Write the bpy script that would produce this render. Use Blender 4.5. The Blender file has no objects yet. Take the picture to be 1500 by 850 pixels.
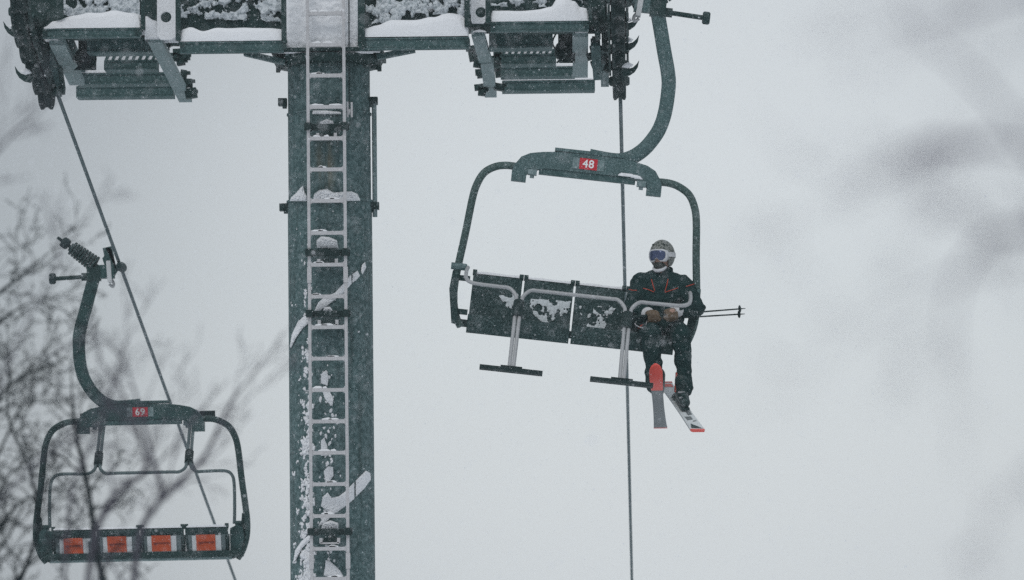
import bpy, bmesh, math, random
from mathutils import Vector, Matrix, noise
from mathutils.bvhtree import BVHTree

random.seed(7)
R = math.radians
scene = bpy.context.scene
col = scene.collection

# ------------------------------------------------------------------ camera
F_PX = 5625.0                       # 135 mm on a 36 mm sensor, 1500 px wide
PITCH, ROLL = R(4.0), R(0.65)
_F = Vector((0, math.cos(PITCH), math.sin(PITCH)))
_R0 = Vector((1, 0, 0)); _U0 = Vector((0, -math.sin(PITCH), math.cos(PITCH)))
_R = math.cos(ROLL) * _R0 - math.sin(ROLL) * _U0
_U = math.sin(ROLL) * _R0 + math.cos(ROLL) * _U0
cam_d = bpy.data.cameras.new("camera")
cam = bpy.data.objects.new("camera", cam_d)
col.objects.link(cam)
cam.matrix_world = Matrix(((_R.x, _U.x, -_F.x, 0), (_R.y, _U.y, -_F.y, 0), (_R.z, _U.z, -_F.z, 0), (0, 0, 0, 1)))
cam_d.sensor_width = 36; cam_d.lens = 135
cam_d.clip_start = 0.1; cam_d.clip_end = 2000
cam_d.dof.use_dof = True
cam_d.dof.focus_distance = 37.0
cam_d.dof.aperture_fstop = 2.8
scene.camera = cam

# ------------------------------------------------------------------ sky, sun, exposure
SUN_EL, SUN_AZ = R(48), R(200)
world = bpy.data.worlds.new("World"); scene.world = world
world.use_nodes = True
wt = world.node_tree; wt.nodes.clear()
def wn(t, **k):
    n = wt.nodes.new(t)
    for a, b in k.items(): setattr(n, a, b)
    return n
w_out = wn("ShaderNodeOutputWorld")
w_sky = wn("ShaderNodeTexSky", sky_type="NISHITA", sun_disc=False)
w_sky.sun_elevation = SUN_EL; w_sky.sun_rotation = SUN_AZ
w_bg1 = wn("ShaderNodeBackground"); w_bg1.inputs[1].default_value = 0.07
w_bg2 = wn("ShaderNodeBackground"); w_bg2.inputs[1].default_value = 1.0
w_mix = wn("ShaderNodeMixShader"); w_mix.inputs[0].default_value = 0.92
# an even deck of snow cloud, thinner (brighter) in one broad patch down the valley
w_tc = wn("ShaderNodeTexCoord")
w_dot = wn("ShaderNodeVectorMath", operation="DOT_PRODUCT")
d0 = (_F + (1015 - 750) / F_PX * _R + (425 - 540) / F_PX * _U).normalized()
w_dot.inputs[1].default_value = d0
w_mr = wn("ShaderNodeMapRange", interpolation_type="SMOOTHSTEP")
w_mr.inputs["From Min"].default_value = math.cos(R(11.0)); w_mr.inputs["From Max"].default_value = 1.0
w_mr.inputs["To Min"].default_value = 0.0; w_mr.inputs["To Max"].default_value = 1.0
w_n = wn("ShaderNodeTexNoise"); w_n.inputs["Scale"].default_value = 14; w_n.inputs["Detail"].default_value = 2
w_ad = wn("ShaderNodeMath", operation="MULTIPLY_ADD"); w_ad.inputs[1].default_value = 0.10
w_sb = wn("ShaderNodeMath", operation="SUBTRACT"); w_sb.inputs[1].default_value = 0.05
w_cr = wn("ShaderNodeMix", data_type="RGBA")
w_cr.inputs[6].default_value = (0.430, 0.460, 0.490, 1)
w_cr.inputs[7].default_value = (0.735, 0.772, 0.798, 1)
L = wt.links.new
L(w_tc.outputs["Generated"], w_dot.inputs[0]); L(w_tc.outputs["Generated"], w_n.inputs["Vector"])
L(w_dot.outputs["Value"], w_mr.inputs["Value"])
L(w_n.outputs["Fac"], w_ad.inputs[0]); L(w_mr.outputs["Result"], w_ad.inputs[2])
L(w_ad.outputs[0], w_sb.inputs[0]); L(w_sb.outputs[0], w_cr.inputs[0])
w_sx = wn("ShaderNodeSeparateXYZ"); w_z = wn("ShaderNodeMapRange"); w_z.inputs["To Min"].default_value = 1.0; w_z.inputs["To Max"].default_value = 1.75
w_z.inputs["From Min"].default_value = 0.13
L(w_tc.outputs["Generated"], w_sx.inputs[0]); L(w_sx.outputs["Z"], w_z.inputs["Value"]); L(w_z.outputs[0], w_bg2.inputs[1])
L(w_cr.outputs[2], w_bg2.inputs[0]); L(w_sky.outputs[0], w_bg1.inputs[0])
L(w_bg1.outputs[0], w_mix.inputs[1]); L(w_bg2.outputs[0], w_mix.inputs[2]); L(w_mix.outputs[0], w_out.inputs[0])

sun_d = bpy.data.lights.new("sun", "SUN"); sun_d.energy = 0.7; sun_d.angle = R(25); sun_d.color = (1, 0.97, 0.93)
sun = bpy.data.objects.new("sun", sun_d); col.objects.link(sun)
sdir = Vector((math.sin(SUN_AZ) * math.cos(SUN_EL), math.cos(SUN_AZ) * math.cos(SUN_EL), math.sin(SUN_EL)))
sun.rotation_euler = (-sdir).to_track_quat('-Z', 'Y').to_euler()

scene.view_settings.view_transform = 'Standard'
scene.view_settings.look = 'None'
scene.view_settings.exposure = 0.0
scene.view_settings.gamma = 1.0
scene.view_settings.use_curve_mapping = False
scene.cycles.use_denoising = False
scene.cycles.max_bounces = 6
scene.cycles.volume_bounces = 0

# ------------------------------------------------------------------ measuring helpers
def W(px, py, d):                    # point seen at a picture position, d metres along the view axis
    return d * (_F + (px - 750) / F_PX * _R + (425 - py) / F_PX * _U)
def WY(px, py, Y):                   # the same on the upright plane y = Y
    v = _F + (px - 750) / F_PX * _R + (425 - py) / F_PX * _U
    return v * (Y / v.y)
def ppm(Y): return F_PX / Y          # picture pixels to one metre at that distance
def slope(x, y): return -2.3 - 0.22 * y + 0.25 * noise.noise(Vector((x * .12, y * .12, 3)))

# ------------------------------------------------------------------ materials
def mat(name, base, rough=0.7, metal=0.0, frost=None, frost_scale=45, frost_lo=.52, frost_hi=.72, frost_amt=.6,
        mottle=0.25, mscale=6, bump=0.0, bscale=60, spec=.3):
    m = bpy.data.materials.new(name); m.use_nodes = True
    t = m.node_tree; b = t.nodes["Principled BSDF"]
    b.inputs["Roughness"].default_value = rough; b.inputs["Metallic"].default_value = metal
    b.inputs["Specular IOR Level"].default_value = spec
    tc = t.nodes.new("ShaderNodeTexCoord")
    n1 = t.nodes.new("ShaderNodeTexNoise"); n1.inputs["Scale"].default_value = mscale; n1.inputs["Detail"].default_value = 5
    t.links.new(tc.outputs["Object"], n1.inputs["Vector"])
    mx = t.nodes.new("ShaderNodeMix"); mx.data_type = "RGBA"
    lo = [c * (1 - mottle) for c in base]; hi = [min(1, c * (1 + mottle)) for c in base]
    mx.inputs[6].default_value = (*lo, 1); mx.inputs[7].default_value = (*hi, 1)
    t.links.new(n1.outputs["Fac"], mx.inputs[0])
    out = mx.outputs[2]
    if frost:
        n2 = t.nodes.new("ShaderNodeTexNoise"); n2.inputs["Scale"].default_value = frost_scale; n2.inputs["Detail"].default_value = 3
        n2.inputs["Roughness"].default_value = .7
        t.links.new(tc.outputs["Object"], n2.inputs["Vector"])
        mr = t.nodes.new("ShaderNodeMapRange"); mr.inputs["From Min"].default_value = frost_lo; mr.inputs["From Max"].default_value = frost_hi
        mr.inputs["To Max"].default_value = frost_amt
        t.links.new(n2.outputs["Fac"], mr.inputs["Value"])
        m2 = t.nodes.new("ShaderNodeMix"); m2.data_type = "RGBA"
        m2.inputs[7].default_value = (*frost, 1)
        t.links.new(out, m2.inputs[6]); t.links.new(mr.outputs[0], m2.inputs[0])
        out = m2.outputs[2]
    t.links.new(out, b.inputs["Base Color"])
    if bump:
        n3 = t.nodes.new("ShaderNodeTexNoise"); n3.inputs["Scale"].default_value = bscale; n3.inputs["Detail"].default_value = 4
        t.links.new(tc.outputs["Object"], n3.inputs["Vector"])
        bp = t.nodes.new("ShaderNodeBump"); bp.inputs["Strength"].default_value = bump; bp.inputs["Distance"].default_value = .02
        t.links.new(n3.outputs["Fac"], bp.inputs["Height"]); t.links.new(bp.outputs[0], b.inputs["Normal"])
    return m
FR = (.31, .42, .43)
M = {}
M['steel'] = mat('painted_steel', (.038, .082, .083), .65, 0, FR, 38, .50, .78, .38, .3, 5, .15)
M['steel_pale'] = mat('frosted_galvanised_steel', (.125, .190, .192), .6, 0, (.5, .54, .57), 42, .45, .75, .5, .25, 6, .15)
M['steel_dark'] = mat('dark_steel', (.010, .034, .033), .6, 0, FR, 60, .58, .78, .5, .35, 9, .2)
M['black'] = mat('black_rubber', (.006, .021, .021), .7, 0, FR, 70, .60, .8, .4, .3, 9, .1)
M['rope'] = mat('wire_rope', (.075, .105, .112), .6, 0, FR, 90, .5, .75, .45, .3, 30)
M['alu'] = mat('aluminium', (.35, .36, .37), .5, .2, (.6, .6, .6), 60, .5, .8, .4, .12, 8)
M['alu_dark'] = mat('dark_grey_tube', (.085, .12, .125), .45, .1, FR, 60, .5, .8, .4, .15, 8)  # darker grey-teal tube colour, used for chair 69's raised bar
M['rear_grey'] = mat('rear_panel_grey', (.10, .13, .135), .55, 0, FR, 60, .5, .75, .4, .2, 9)
M['ladder'] = mat('galvanised_ladder', (.475, .475, .488), .6, .1, (.66, .65, .66), 50, .45, .7, .5, .12, 8)
M['snow'] = mat('snow', (.80, .815, .84), .9, 0, None, mottle=.04, mscale=20, bump=.5, bscale=45, spec=.1)
M['snow_thin'] = mat('thin_snow', (.56, .60, .62), .9, 0, (.2, .25, .25), 60, .52, .7, .6, .1, 12, .4, 50, .1)
M['rime'] = mat('rime_ice', (.62, .66, .69), .9, 0, (.10, .15, .16), 34, .50, .66, .75, .15, 12, .6, 40, .1)
M['seat'] = mat('seat_padding', (.010, .030, .030), .75, 0, FR, 60, .48, .85, .45, .35, 5, .15, 40, .25)
M['frame'] = mat('painted_frame', (.034, .066, .060), .6, 0, FR, 70, .48, .72, .42, .3, 6, .1)
M['hanger_dark'] = mat('dark_painted_hanger', (.020, .058, .057), .5, 0, FR, 75, .54, .78, .35, .3, 7, .1)  # darker, less frosted version of the hanger paint, for chair 69
M['frame_dark'] = mat('dark_painted_frame', (.014, .042, .040), .5, 0, FR, 70, .54, .78, .35, .3, 6, .1)  # darker, less frosted version of the frame paint, for chair 69
M['hanger'] = mat('painted_hanger', (.044, .088, .090), .6, 0, FR, 75, .46, .72, .5, .3, 7, .1)
M['red'] = mat('red_plate', (.50, .022, .035), .5, 0, None, mottle=.12)
M['white'] = mat('white_lettering', (.80, .80, .80), .6, 0, None, mottle=.03)
M['orange'] = mat('orange_sticker', (.46, .075, .025), .6, 0, None, mottle=.18, mscale=14)
M['orange_dark'] = mat('sticker_print', (.16, .030, .022), .6)
M['sticker'] = mat('white_sticker', (.55, .57, .58), .6, 0, None, mottle=.1)
M['fabric'] = mat('dark_ski_wear', (.009, .029, .029), .85, 0, FR, 95, .58, .80, .4, .35, 10, .4, 30, .15)
M['redtrim'] = mat('red_trim', (.40, .055, .03), .7)
M['tan'] = mat('tan_leather', (.12, .082, .05), .8, 0, (.5, .5, .5), 80, .55, .8, .4, .3, 25, .2)
M['cuff'] = mat('pale_cuff', (.55, .55, .56), .85)
M['skin'] = mat('skin', (.36, .22, .17), .6)
M['beard'] = mat('dark_face_scarf', (.035, .038, .034), .9, 0, FR, 90, .55, .75, .4)
M['goggle'] = mat('goggle_frame', (.55, .56, .58), .5, 0, None, mottle=.04)
M['lens'] = mat('goggle_lens', (.05, .068, .14), .15, .3, None, mottle=.3, mscale=25, spec=.6)
M['boot'] = mat('ski_boot', (.010, .028, .028), .45, 0, FR, 60, .56, .74, .5)
M['ski_base'] = mat('ski_base', (.125, .145, .15), .45, 0, (.3, .33, .34), 60, .5, .75, .4, .2, 10)
M['ski_tip'] = mat('ski_coral', (.66, .085, .065), .5, 0, None, mottle=.12)
M['ski_top'] = mat('ski_top', (.60, .64, .65), .5, 0, (.16, .19, .19), 26, .60, .66, .4, .1, 9)
M['bark'] = mat('bark', (.018, .028, .032), .9, 0, (.3, .31, .33), 30, .6, .75, .4, .4, 12, .5)
M['bark_pale'] = mat('bark_grey', (.075, .073, .092), .9, 0, (.35, .36, .40), 30, .58, .75, .5, .3, 12, .5)

# flakes are thin crystals: light goes through them as well as off them
m = bpy.data.materials.new('snowflake'); m.use_nodes = True
t = m.node_tree; b = t.nodes["Principled BSDF"]; t.nodes.remove(b)
df = t.nodes.new("ShaderNodeBsdfDiffuse"); tl = t.nodes.new("ShaderNodeBsdfTranslucent"); ms = t.nodes.new("ShaderNodeMixShader")
for q in (df, tl): q.inputs[0].default_value = (.95, .96, .98, 1)
t.links.new(df.outputs[0], ms.inputs[1]); t.links.new(tl.outputs[0], ms.inputs[2]); t.links.new(ms.outputs[0], t.nodes["Material Output"].inputs[0])
M['flake'] = m
M['bark_violet'] = mat('bark_violet_grey', (.088, .074, .130), .9, 0, (.35, .36, .42), 30, .58, .75, .5, .3, 12, .5)
# helmet: pale mesh of lines over olive grey
m = bpy.data.materials.new('helmet_pattern'); m.use_nodes = True
t = m.node_tree; b = t.nodes["Principled BSDF"]; b.inputs["Roughness"].default_value = .6
tc = t.nodes.new("ShaderNodeTexCoord"); vo = t.nodes.new("ShaderNodeTexVoronoi"); vo.feature = 'DISTANCE_TO_EDGE'; vo.inputs["Scale"].default_value = 30
ns = t.nodes.new("ShaderNodeTexNoise"); ns.inputs["Scale"].default_value = 30
va = t.nodes.new("ShaderNodeVectorMath"); va.operation = 'MULTIPLY_ADD'; va.inputs[1].default_value = (.03, .03, .03)
t.links.new(tc.outputs["Object"], ns.inputs["Vector"]); t.links.new(ns.outputs["Color"], va.inputs[0]); t.links.new(tc.outputs["Object"], va.inputs[2])
t.links.new(va.outputs[0], vo.inputs["Vector"])
rp = t.nodes.new("ShaderNodeValToRGB")
rp.color_ramp.elements[0].position = .08; rp.color_ramp.elements[0].color = (.20, .21, .197, 1)
rp.color_ramp.elements[1].position = .20; rp.color_ramp.elements[1].color = (.042, .054, .046, 1)
t.links.new(vo.outputs["Distance"], rp.inputs[0]); t.links.new(rp.outputs[0], b.inputs["Base Color"])
M['helmet'] = m

# tower pole: painted steel with a rust run under one bracket
m = mat('pole_steel', (.040, .083, .085), .65, 0, FR, 24, .40, .78, .50, .4, 4.5, .12)
t = m.node_tree; b = t.nodes["Principled BSDF"]
src = b.inputs["Base Color"].links[0].from_socket
tc = t.nodes.new("ShaderNodeTexCoord")
mp = t.nodes.new("ShaderNodeMapping"); mp.inputs["Scale"].default_value = (10, 10, 1.6)
rust_at = t.nodes.new("ShaderNodeVectorMath"); rust_at.operation = 'SUBTRACT'; rust_at.name = 'rust_at'
rust_sc = t.nodes.new("ShaderNodeVectorMath"); rust_sc.operation = 'MULTIPLY'; rust_sc.inputs[1].default_value = (9, .5, 2.6)
rust_ln = t.nodes.new("ShaderNodeVectorMath"); rust_ln.operation = 'LENGTH'
rust_mr = t.nodes.new("ShaderNodeMapRange"); rust_mr.inputs["From Min"].default_value = 1.1; rust_mr.inputs["From Max"].default_value = .3; rust_mr.inputs["To Max"].default_value = 1
rust_mu = t.nodes.new("ShaderNodeMath"); rust_mu.operation = 'MULTIPLY'
t.links.new(tc.outputs["Object"], rust_at.inputs[0]); t.links.new(rust_at.outputs[0], rust_sc.inputs[0]); t.links.new(rust_sc.outputs[0], rust_ln.inputs[0]); t.links.new(rust_ln.outputs["Value"], rust_mr.inputs["Value"])
nn = t.nodes.new("ShaderNodeTexNoise"); nn.inputs["Scale"].default_value = 1.5; nn.inputs["Detail"].default_value = 4
t.links.new(tc.outputs["Object"], mp.inputs[0]); t.links.new(mp.outputs[0], nn.inputs["Vector"])
mr = t.nodes.new("ShaderNodeMapRange"); mr.inputs["From Min"].default_value = .35; mr.inputs["From Max"].default_value = .62; mr.inputs["To Max"].default_value = .8
mx = t.nodes.new("ShaderNodeMix"); mx.data_type = "RGBA"; mx.inputs[7].default_value = (.15, .13, .085, 1)
t.links.new(nn.outputs["Fac"], mr.inputs["Value"]); t.links.new(mr.outputs[0], rust_mu.inputs[0]); t.links.new(rust_mr.outputs[0], rust_mu.inputs[1]); t.links.new(rust_mu.outputs[0], mx.inputs[0])
t.links.new(src, mx.inputs[6]); t.links.new(mx.outputs[2], b.inputs["Base Color"])
st_m = t.nodes.new("ShaderNodeMapping"); st_m.inputs["Scale"].default_value = (7, 7, .35)
st_n = t.nodes.new("ShaderNodeTexNoise"); st_n.inputs["Scale"].default_value = 2.2; st_n.inputs["Detail"].default_value = 5
st_r = t.nodes.new("ShaderNodeMapRange"); st_r.inputs["From Min"].default_value = .56; st_r.inputs["From Max"].default_value = .74; st_r.inputs["To Max"].default_value = .55
st_x = t.nodes.new("ShaderNodeMix"); st_x.data_type = "RGBA"; st_x.inputs[7].default_value = (.022, .042, .040, 1)
t.links.new(tc.outputs["Object"], st_m.inputs[0]); t.links.new(st_m.outputs[0], st_n.inputs["Vector"]); t.links.new(st_n.outputs["Fac"], st_r.inputs["Value"])
t.links.new(st_r.outputs[0], st_x.inputs[0]); t.links.new(mx.outputs[2], st_x.inputs[6]); t.links.new(st_x.outputs[2], b.inputs["Base Color"])
M['pole'] = m

# ------------------------------------------------------------------ mesh builder
class MB:
    def __init__(s): s.v = []; s.f = []
    def add(s, vs, fs):
        o = len(s.v); s.v += [Vector(p) for p in vs]; s.f += [tuple(i + o for i in f) for f in fs]; return s
    def box(s, c, size, rot=None):
        hx, hy, hz = [k / 2 for k in size]; c = Vector(c)
        vs = [Vector((x * hx, y * hy, z * hz)) for x in (-1, 1) for y in (-1, 1) for z in (-1, 1)]
        if rot is not None: vs = [rot @ p for p in vs]
        return s.add([c + p for p in vs], [(0, 1, 3, 2), (4, 6, 7, 5), (0, 4, 5, 1), (2, 3, 7, 6), (0, 2, 6, 4), (1, 5, 7, 3)])
    def beam(s, p0, p1, w, h, side=Vector((1, 0, 0))):    # w along side, h across
        p0, p1 = Vector(p0), Vector(p1); d = (p1 - p0).normalized()
        sd = (side - d * side.dot(d)).normalized(); up = sd.cross(d)
        vs = [p + sd * a * w / 2 + up * b * h / 2 for p in (p0, p1) for a, b in ((-1, -1), (1, -1), (1, 1), (-1, 1))]
        return s.add(vs, [(3, 2, 1, 0), (4, 5, 6, 7)] + [(i, (i + 1) % 4, 4 + (i + 1) % 4, 4 + i) for i in range(4)])
    def tube(s, pts, r, n=10, cap=True):
        pts = [Vector(p) for p in pts]; rs = r if isinstance(r, (list, tuple)) else [r] * len(pts)
        vs, fs = [], []; u = None
        for i, p in enumerate(pts):
            d = (pts[min(i + 1, len(pts) - 1)] - pts[max(i - 1, 0)]).normalized()
            if u is None:
                u = d.orthogonal().normalized()
            u = (u - d * u.dot(d)).normalized(); w = d.cross(u)
            for k in range(n):
                a = 2 * math.pi * k / n
                vs.append(p + (u * math.cos(a) + w * math.sin(a)) * rs[i])
        for i in range(len(pts) - 1):
            for k in range(n):
                fs.append((i * n + k, i * n + (k + 1) % n, (i + 1) * n + (k + 1) % n, (i + 1) * n + k))
        if cap:
            fs.append(tuple(range(n))[::-1]); fs.append(tuple((len(pts) - 1) * n + k for k in range(n)))
        return s.add(vs, fs)
    def ribbon(s, pts, w, h, axis=Vector((0, 1, 0))):     # box section swept along a path lying across axis
        pts = [Vector(p) for p in pts]; vs, fs = [], []
        c = min(w, h) * .22
        sec = [(-w/2 + c, -h/2), (w/2 - c, -h/2), (w/2, -h/2 + c), (w/2, h/2 - c), (w/2 - c, h/2), (-w/2 + c, h/2), (-w/2, h/2 - c), (-w/2, -h/2 + c)]
        n = 8
        for i, p in enumerate(pts):
            d = (pts[min(i + 1, len(pts) - 1)] - pts[max(i - 1, 0)]).normalized()
            sd = d.cross(axis).normalized()
            vs += [p + sd * a + axis * b for a, b in sec]
        for i in range(len(pts) - 1):
            for k in range(n): fs.append((i * n + k, i * n + (k + 1) % n, (i + 1) * n + (k + 1) % n, (i + 1) * n + k))
        fs.append(tuple(range(n))[::-1]); fs.append(tuple((len(pts) - 1) * n + k for k in range(n)))
        return s.add(vs, fs)
    def prism(s, outline, y0, y1, fn=None):               # outline in x,z
        n = len(outline)
        vs = [Vector((x, y0, z)) for x, z in outline] + [Vector((x, y1, z)) for x, z in outline]
        if fn: vs = [fn(p) for p in vs]
        return s.add(vs, [tuple(range(n)), tuple(range(2 * n - 1, n - 1, -1))] + [(i, i + n, (i + 1) % n + n, (i + 1) % n) for i in range(n)])
    def lathe(s, c, axis, prof, n=24):                    # prof: (radius, distance along axis), closed ends
        c = Vector(c); axis = Vector(axis).normalized(); u = axis.orthogonal().normalized(); w = axis.cross(u)
        vs, fs = [], []
        for r, a in prof:
            for k in range(n):
                t_ = 2 * math.pi * k / n
                vs.append(c + axis * a + (u * math.cos(t_) + w * math.sin(t_)) * r)
        for i in range(len(prof) - 1):
            for k in range(n): fs.append((i * n + k, i * n + (k + 1) % n, (i + 1) * n + (k + 1) % n, (i + 1) * n + k))
        fs.append(tuple(range(n))[::-1]); fs.append(tuple((len(prof) - 1) * n + k for k in range(n)))
        return s.add(vs, fs)
    def ball(s, c, rad, nu=14, nv=9, rot=None, wob=0, seed=0):
        c = Vector(c); rad = Vector(rad) if not isinstance(rad, (int, float)) else Vector((rad,) * 3)
        vs, fs = [], []
        def pt(th, ph):
            d = Vector((math.sin(th) * math.cos(ph), math.sin(th) * math.sin(ph), math.cos(th)))
            k = 1 + (wob * noise.noise(d * 1.7 + Vector((seed * 3.1, seed * 1.7, 0))) if wob else 0)
            p = Vector((d.x * rad.x, d.y * rad.y, d.z * rad.z)) * k
            return c + (rot @ p if rot is not None else p)
        vs.append(pt(0, 0))
        for i in range(1, nv):
            for k in range(nu): vs.append(pt(math.pi * i / nv, 2 * math.pi * k / nu))
        vs.append(pt(math.pi, 0)); e = len(vs) - 1
        for k in range(nu):
            fs.append((0, 1 + k, 1 + (k + 1) % nu)); fs.append((e, e - nu + (k + 1) % nu, e - nu + k))
        for i in range(nv - 2):
            for k in range(nu):
                a = 1 + i * nu
                fs.append((a + k, a + nu + k, a + nu + (k + 1) % nu, a + (k + 1) % nu))
        return s.add(vs, fs)
    def capsule(s, p0, p1, r0, r1, n=14):
        p0, p1 = Vector(p0), Vector(p1)
        s.ball(p0, r0, n, 8); s.ball(p1, r1, n, 8); s.tube([p0, p1], [r0, r1], n); return s
    def mesh(s, name, smooth=38):
        me = bpy.data.meshes.new(name)
        me.from_pydata([tuple(p) for p in s.v], [], s.f); me.validate()
        bm = bmesh.new(); bm.from_mesh(me); bmesh.ops.recalc_face_normals(bm, faces=bm.faces); bm.to_mesh(me); bm.free()
        if smooth:
            for p in me.polygons: p.use_smooth = True
            if smooth < 180: me.set_sharp_from_angle(angle=R(smooth))
        return me
    def build(s, name, m, parent=None, smooth=38, off=None):
        o = off if off is not None else (OFF.get(parent.name) if parent else None)
        if o is not None: s.v = [p - o for p in s.v]
        ob = bpy.data.objects.new(name, s.mesh(name, smooth)); col.objects.link(ob)
        ob.data.materials.append(m)
        if parent:
            ob.parent = parent
            if o is not None: OFF[ob.name] = o
        return ob
OFF = {}                                            # world offset of trees of parts whose shapes are given in world metres
def empty(name, loc):
    o = bpy.data.objects.new(name, None); o.empty_display_size = .2; col.objects.link(o); o.location = loc
    OFF[o.name] = Vector(loc); return o
def tag(o, label, cat, group=None, kind=None):
    o["label"] = label; o["category"] = cat
    if group: o["group"] = group
    if kind: o["kind"] = kind
    return o
def sub(name, parent):                              # a part that itself only holds sub-parts
    o = bpy.data.objects.new(name, None); o.empty_display_size = .1; col.objects.link(o); o.parent = parent
    if parent.name in OFF: OFF[o.name] = OFF[parent.name]
    return o
def spline(pts, n=8):                               # Catmull-Rom through points
    pts = [Vector(p) for p in pts]; out = []
    P = [pts[0] * 2 - pts[1]] + pts + [pts[-1] * 2 - pts[-2]]
    for i in range(1, len(P) - 2):
        a, b_, c, d = P[i - 1:i + 3]
        for k in range(n):
            t_ = k / n
            out.append(.5 * ((2 * b_) + (c - a) * t_ + (2 * a - 5 * b_ + 4 * c - d) * t_ * t_ + (3 * b_ - a - 3 * c + d) * t_ ** 3))
    out.append(pts[-1]); return out

def inside(poly, x, y):
    c = False; n = len(poly)
    for i in range(n):
        x0, y0 = poly[i]; x1, y1 = poly[i - 1]
        if (y0 > y) != (y1 > y) and x < (x1 - x0) * (y - y0) / (y1 - y0) + x0: c = not c
    return c
def edge_dist(poly, x, y):
    best = 1e9
    for i in range(len(poly)):
        x0, y0 = poly[i]; x1, y1 = poly[i - 1]
        dx, dy = x1 - x0, y1 - y0; l2 = dx * dx + dy * dy or 1e-9
        t_ = max(0, min(1, ((x - x0) * dx + (y - y0) * dy) / l2))
        best = min(best, math.hypot(x - x0 - t_ * dx, y - y0 - t_ * dy))
    return best
def snow_patch(mb, poly, fn, thick, res, edge, thr=-9, nf=1.0, seed=0, ragged=.35, grow=0):
    """a lump of stuck snow: outline poly in (u, v), fn(u, v, h) gives the point h off the surface"""
    us = [p[0] for p in poly]; vs_ = [p[1] for p in poly]
    nu = int((max(us) - min(us)) / res) + 2; nv = int((max(vs_) - min(vs_)) / res) + 2
    idx = {}; vs = []
    for i in range(nu):
        for j in range(nv):
            u = min(us) + i * res; v = min(vs_) + j * res
            if not inside(poly, u, v): continue
            d = edge_dist(poly, u, v) / edge + grow
            nz = noise.fractal(Vector((u * nf, v * nf, seed * 7.3)), 1.0, 2.0, 4)
            d += nz * ragged
            if thr > -8: d = min(d, (nz - thr) * 3)
            if d <= 0: continue
            h = thick * math.sqrt(min(1, d)) * (1 + .35 * noise.noise(Vector((u * nf * 2.3, v * nf * 2.3, seed))))
            idx[i, j] = len(vs); vs.append(fn(u, v, h))
    fs = [(idx[i, j], idx[i + 1, j], idx[i + 1, j + 1], idx[i, j + 1]) for (i, j) in idx
          if (i + 1, j) in idx and (i + 1, j + 1) in idx and (i, j + 1) in idx]
    if vs: mb.add(vs, fs)
    return mb
def heap(mb, x0, x1, y0, y1, z, prof, seed=0, nx=36, ny=10, zslope=0):
    """snow lying on a flat top; prof = [(x fraction, height)]"""
    def hp(f):
        for (a, ha), (b_, hb) in zip(prof, prof[1:]):
            if f <= b_: k = (f - a) / max(1e-6, b_ - a); k = k * k * (3 - 2 * k); return ha + (hb - ha) * k
        return prof[-1][1]
    g = []
    for i in range(nx + 1):
        row = []
        for j in range(ny + 1):
            fx, fy = i / nx, j / ny
            e = min(1, min(fy, 1 - fy) * 5 + .45) if 0 < j < ny else .35
            ex = 1 if 0 < i < nx else .5
            h = hp(fx) * math.sqrt(e) * ex * (1 + .16 * noise.noise(Vector((fx * (x1 - x0) * 5, fy * 3, seed * 5.1)))) + .006
            row.append(Vector((x0 + (x1 - x0) * fx, y0 + (y1 - y0) * fy, z + h + zslope * fx)))
        g.append(row)
    vs = []; fs = []
    for i in range(nx + 1):
        for j in range(ny + 1): vs.append(g[i][j])
    n = len(vs)
    for i in range(nx + 1):
        for j in range(ny + 1): vs.append(Vector((g[i][j].x, g[i][j].y, z + zslope * i / nx)))
    q = lambda i, j: i * (ny + 1) + j
    for i in range(nx):
        for j in range(ny): fs.append((q(i, j), q(i + 1, j), q(i + 1, j + 1), q(i, j + 1)))
    for i in range(nx):
        for j in (0, ny): fs.append((q(i, j), q(i + 1, j), n + q(i + 1, j), n + q(i, j)))
    for j in range(ny):
        for i in (0, nx): fs.append((q(i, j), q(i, j + 1), n + q(i, j + 1), n + q(i, j)))
    mb.add(vs, fs); return mb

# ------------------------------------------------------------------ the ground: a snowy hillside falling away under the line
gm = MB(); N = 90
xs = [(-1 if i < N / 2 else 1) * (abs(i - N / 2) / (N / 2)) ** 2 * 120 for i in range(N + 1)]
ys = [(-1 if i < N / 2 else 1) * (abs(i - N / 2) / (N / 2)) ** 2 * (40 if i < N / 2 else 175) for i in range(N + 1)]
gm.add([(x, y, slope(x, y)) for x in xs for y in ys],
       [(i * (N + 1) + j, (i + 1) * (N + 1) + j, (i + 1) * (N + 1) + j + 1, i * (N + 1) + j + 1) for i in range(N) for j in range(N)])
g = gm.build("ground", M['snow'], None, 180); g["kind"] = "structure"

# ------------------------------------------------------------------ lift tower
TY = 37.5
tx = WY(484, 400, TY).x
T0 = Vector((tx, TY, slope(tx, TY) - .1))
tower = empty("lift_tower", T0)
tag(tower, "dark green round steel lift tower with a pale ladder and snow plastered on it", "lift tower")
PR = .413
ztop = WY(484, 84, TY).z
zseam1 = WY(484, 168, TY).z; zseam2 = WY(484, 296, TY).z
pole = MB().lathe((tx, TY, 0), (0, 0, 1), [(PR + .05, T0.z), (PR + .05, T0.z + .06), (PR, T0.z + .065), (PR, zseam2 - .012), (PR + .012, zseam2 - .012), (PR + .012, zseam2 + .010),
        (PR - .008, zseam2 + .012), (PR - .008, zseam1 - .01), (PR + .004, zseam1 - .01), (PR + .004, zseam1 + .006), (PR - .01, zseam1 + .006), (PR - .01, ztop)], 56).build("pole", M['pole'], tower, 30)

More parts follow.
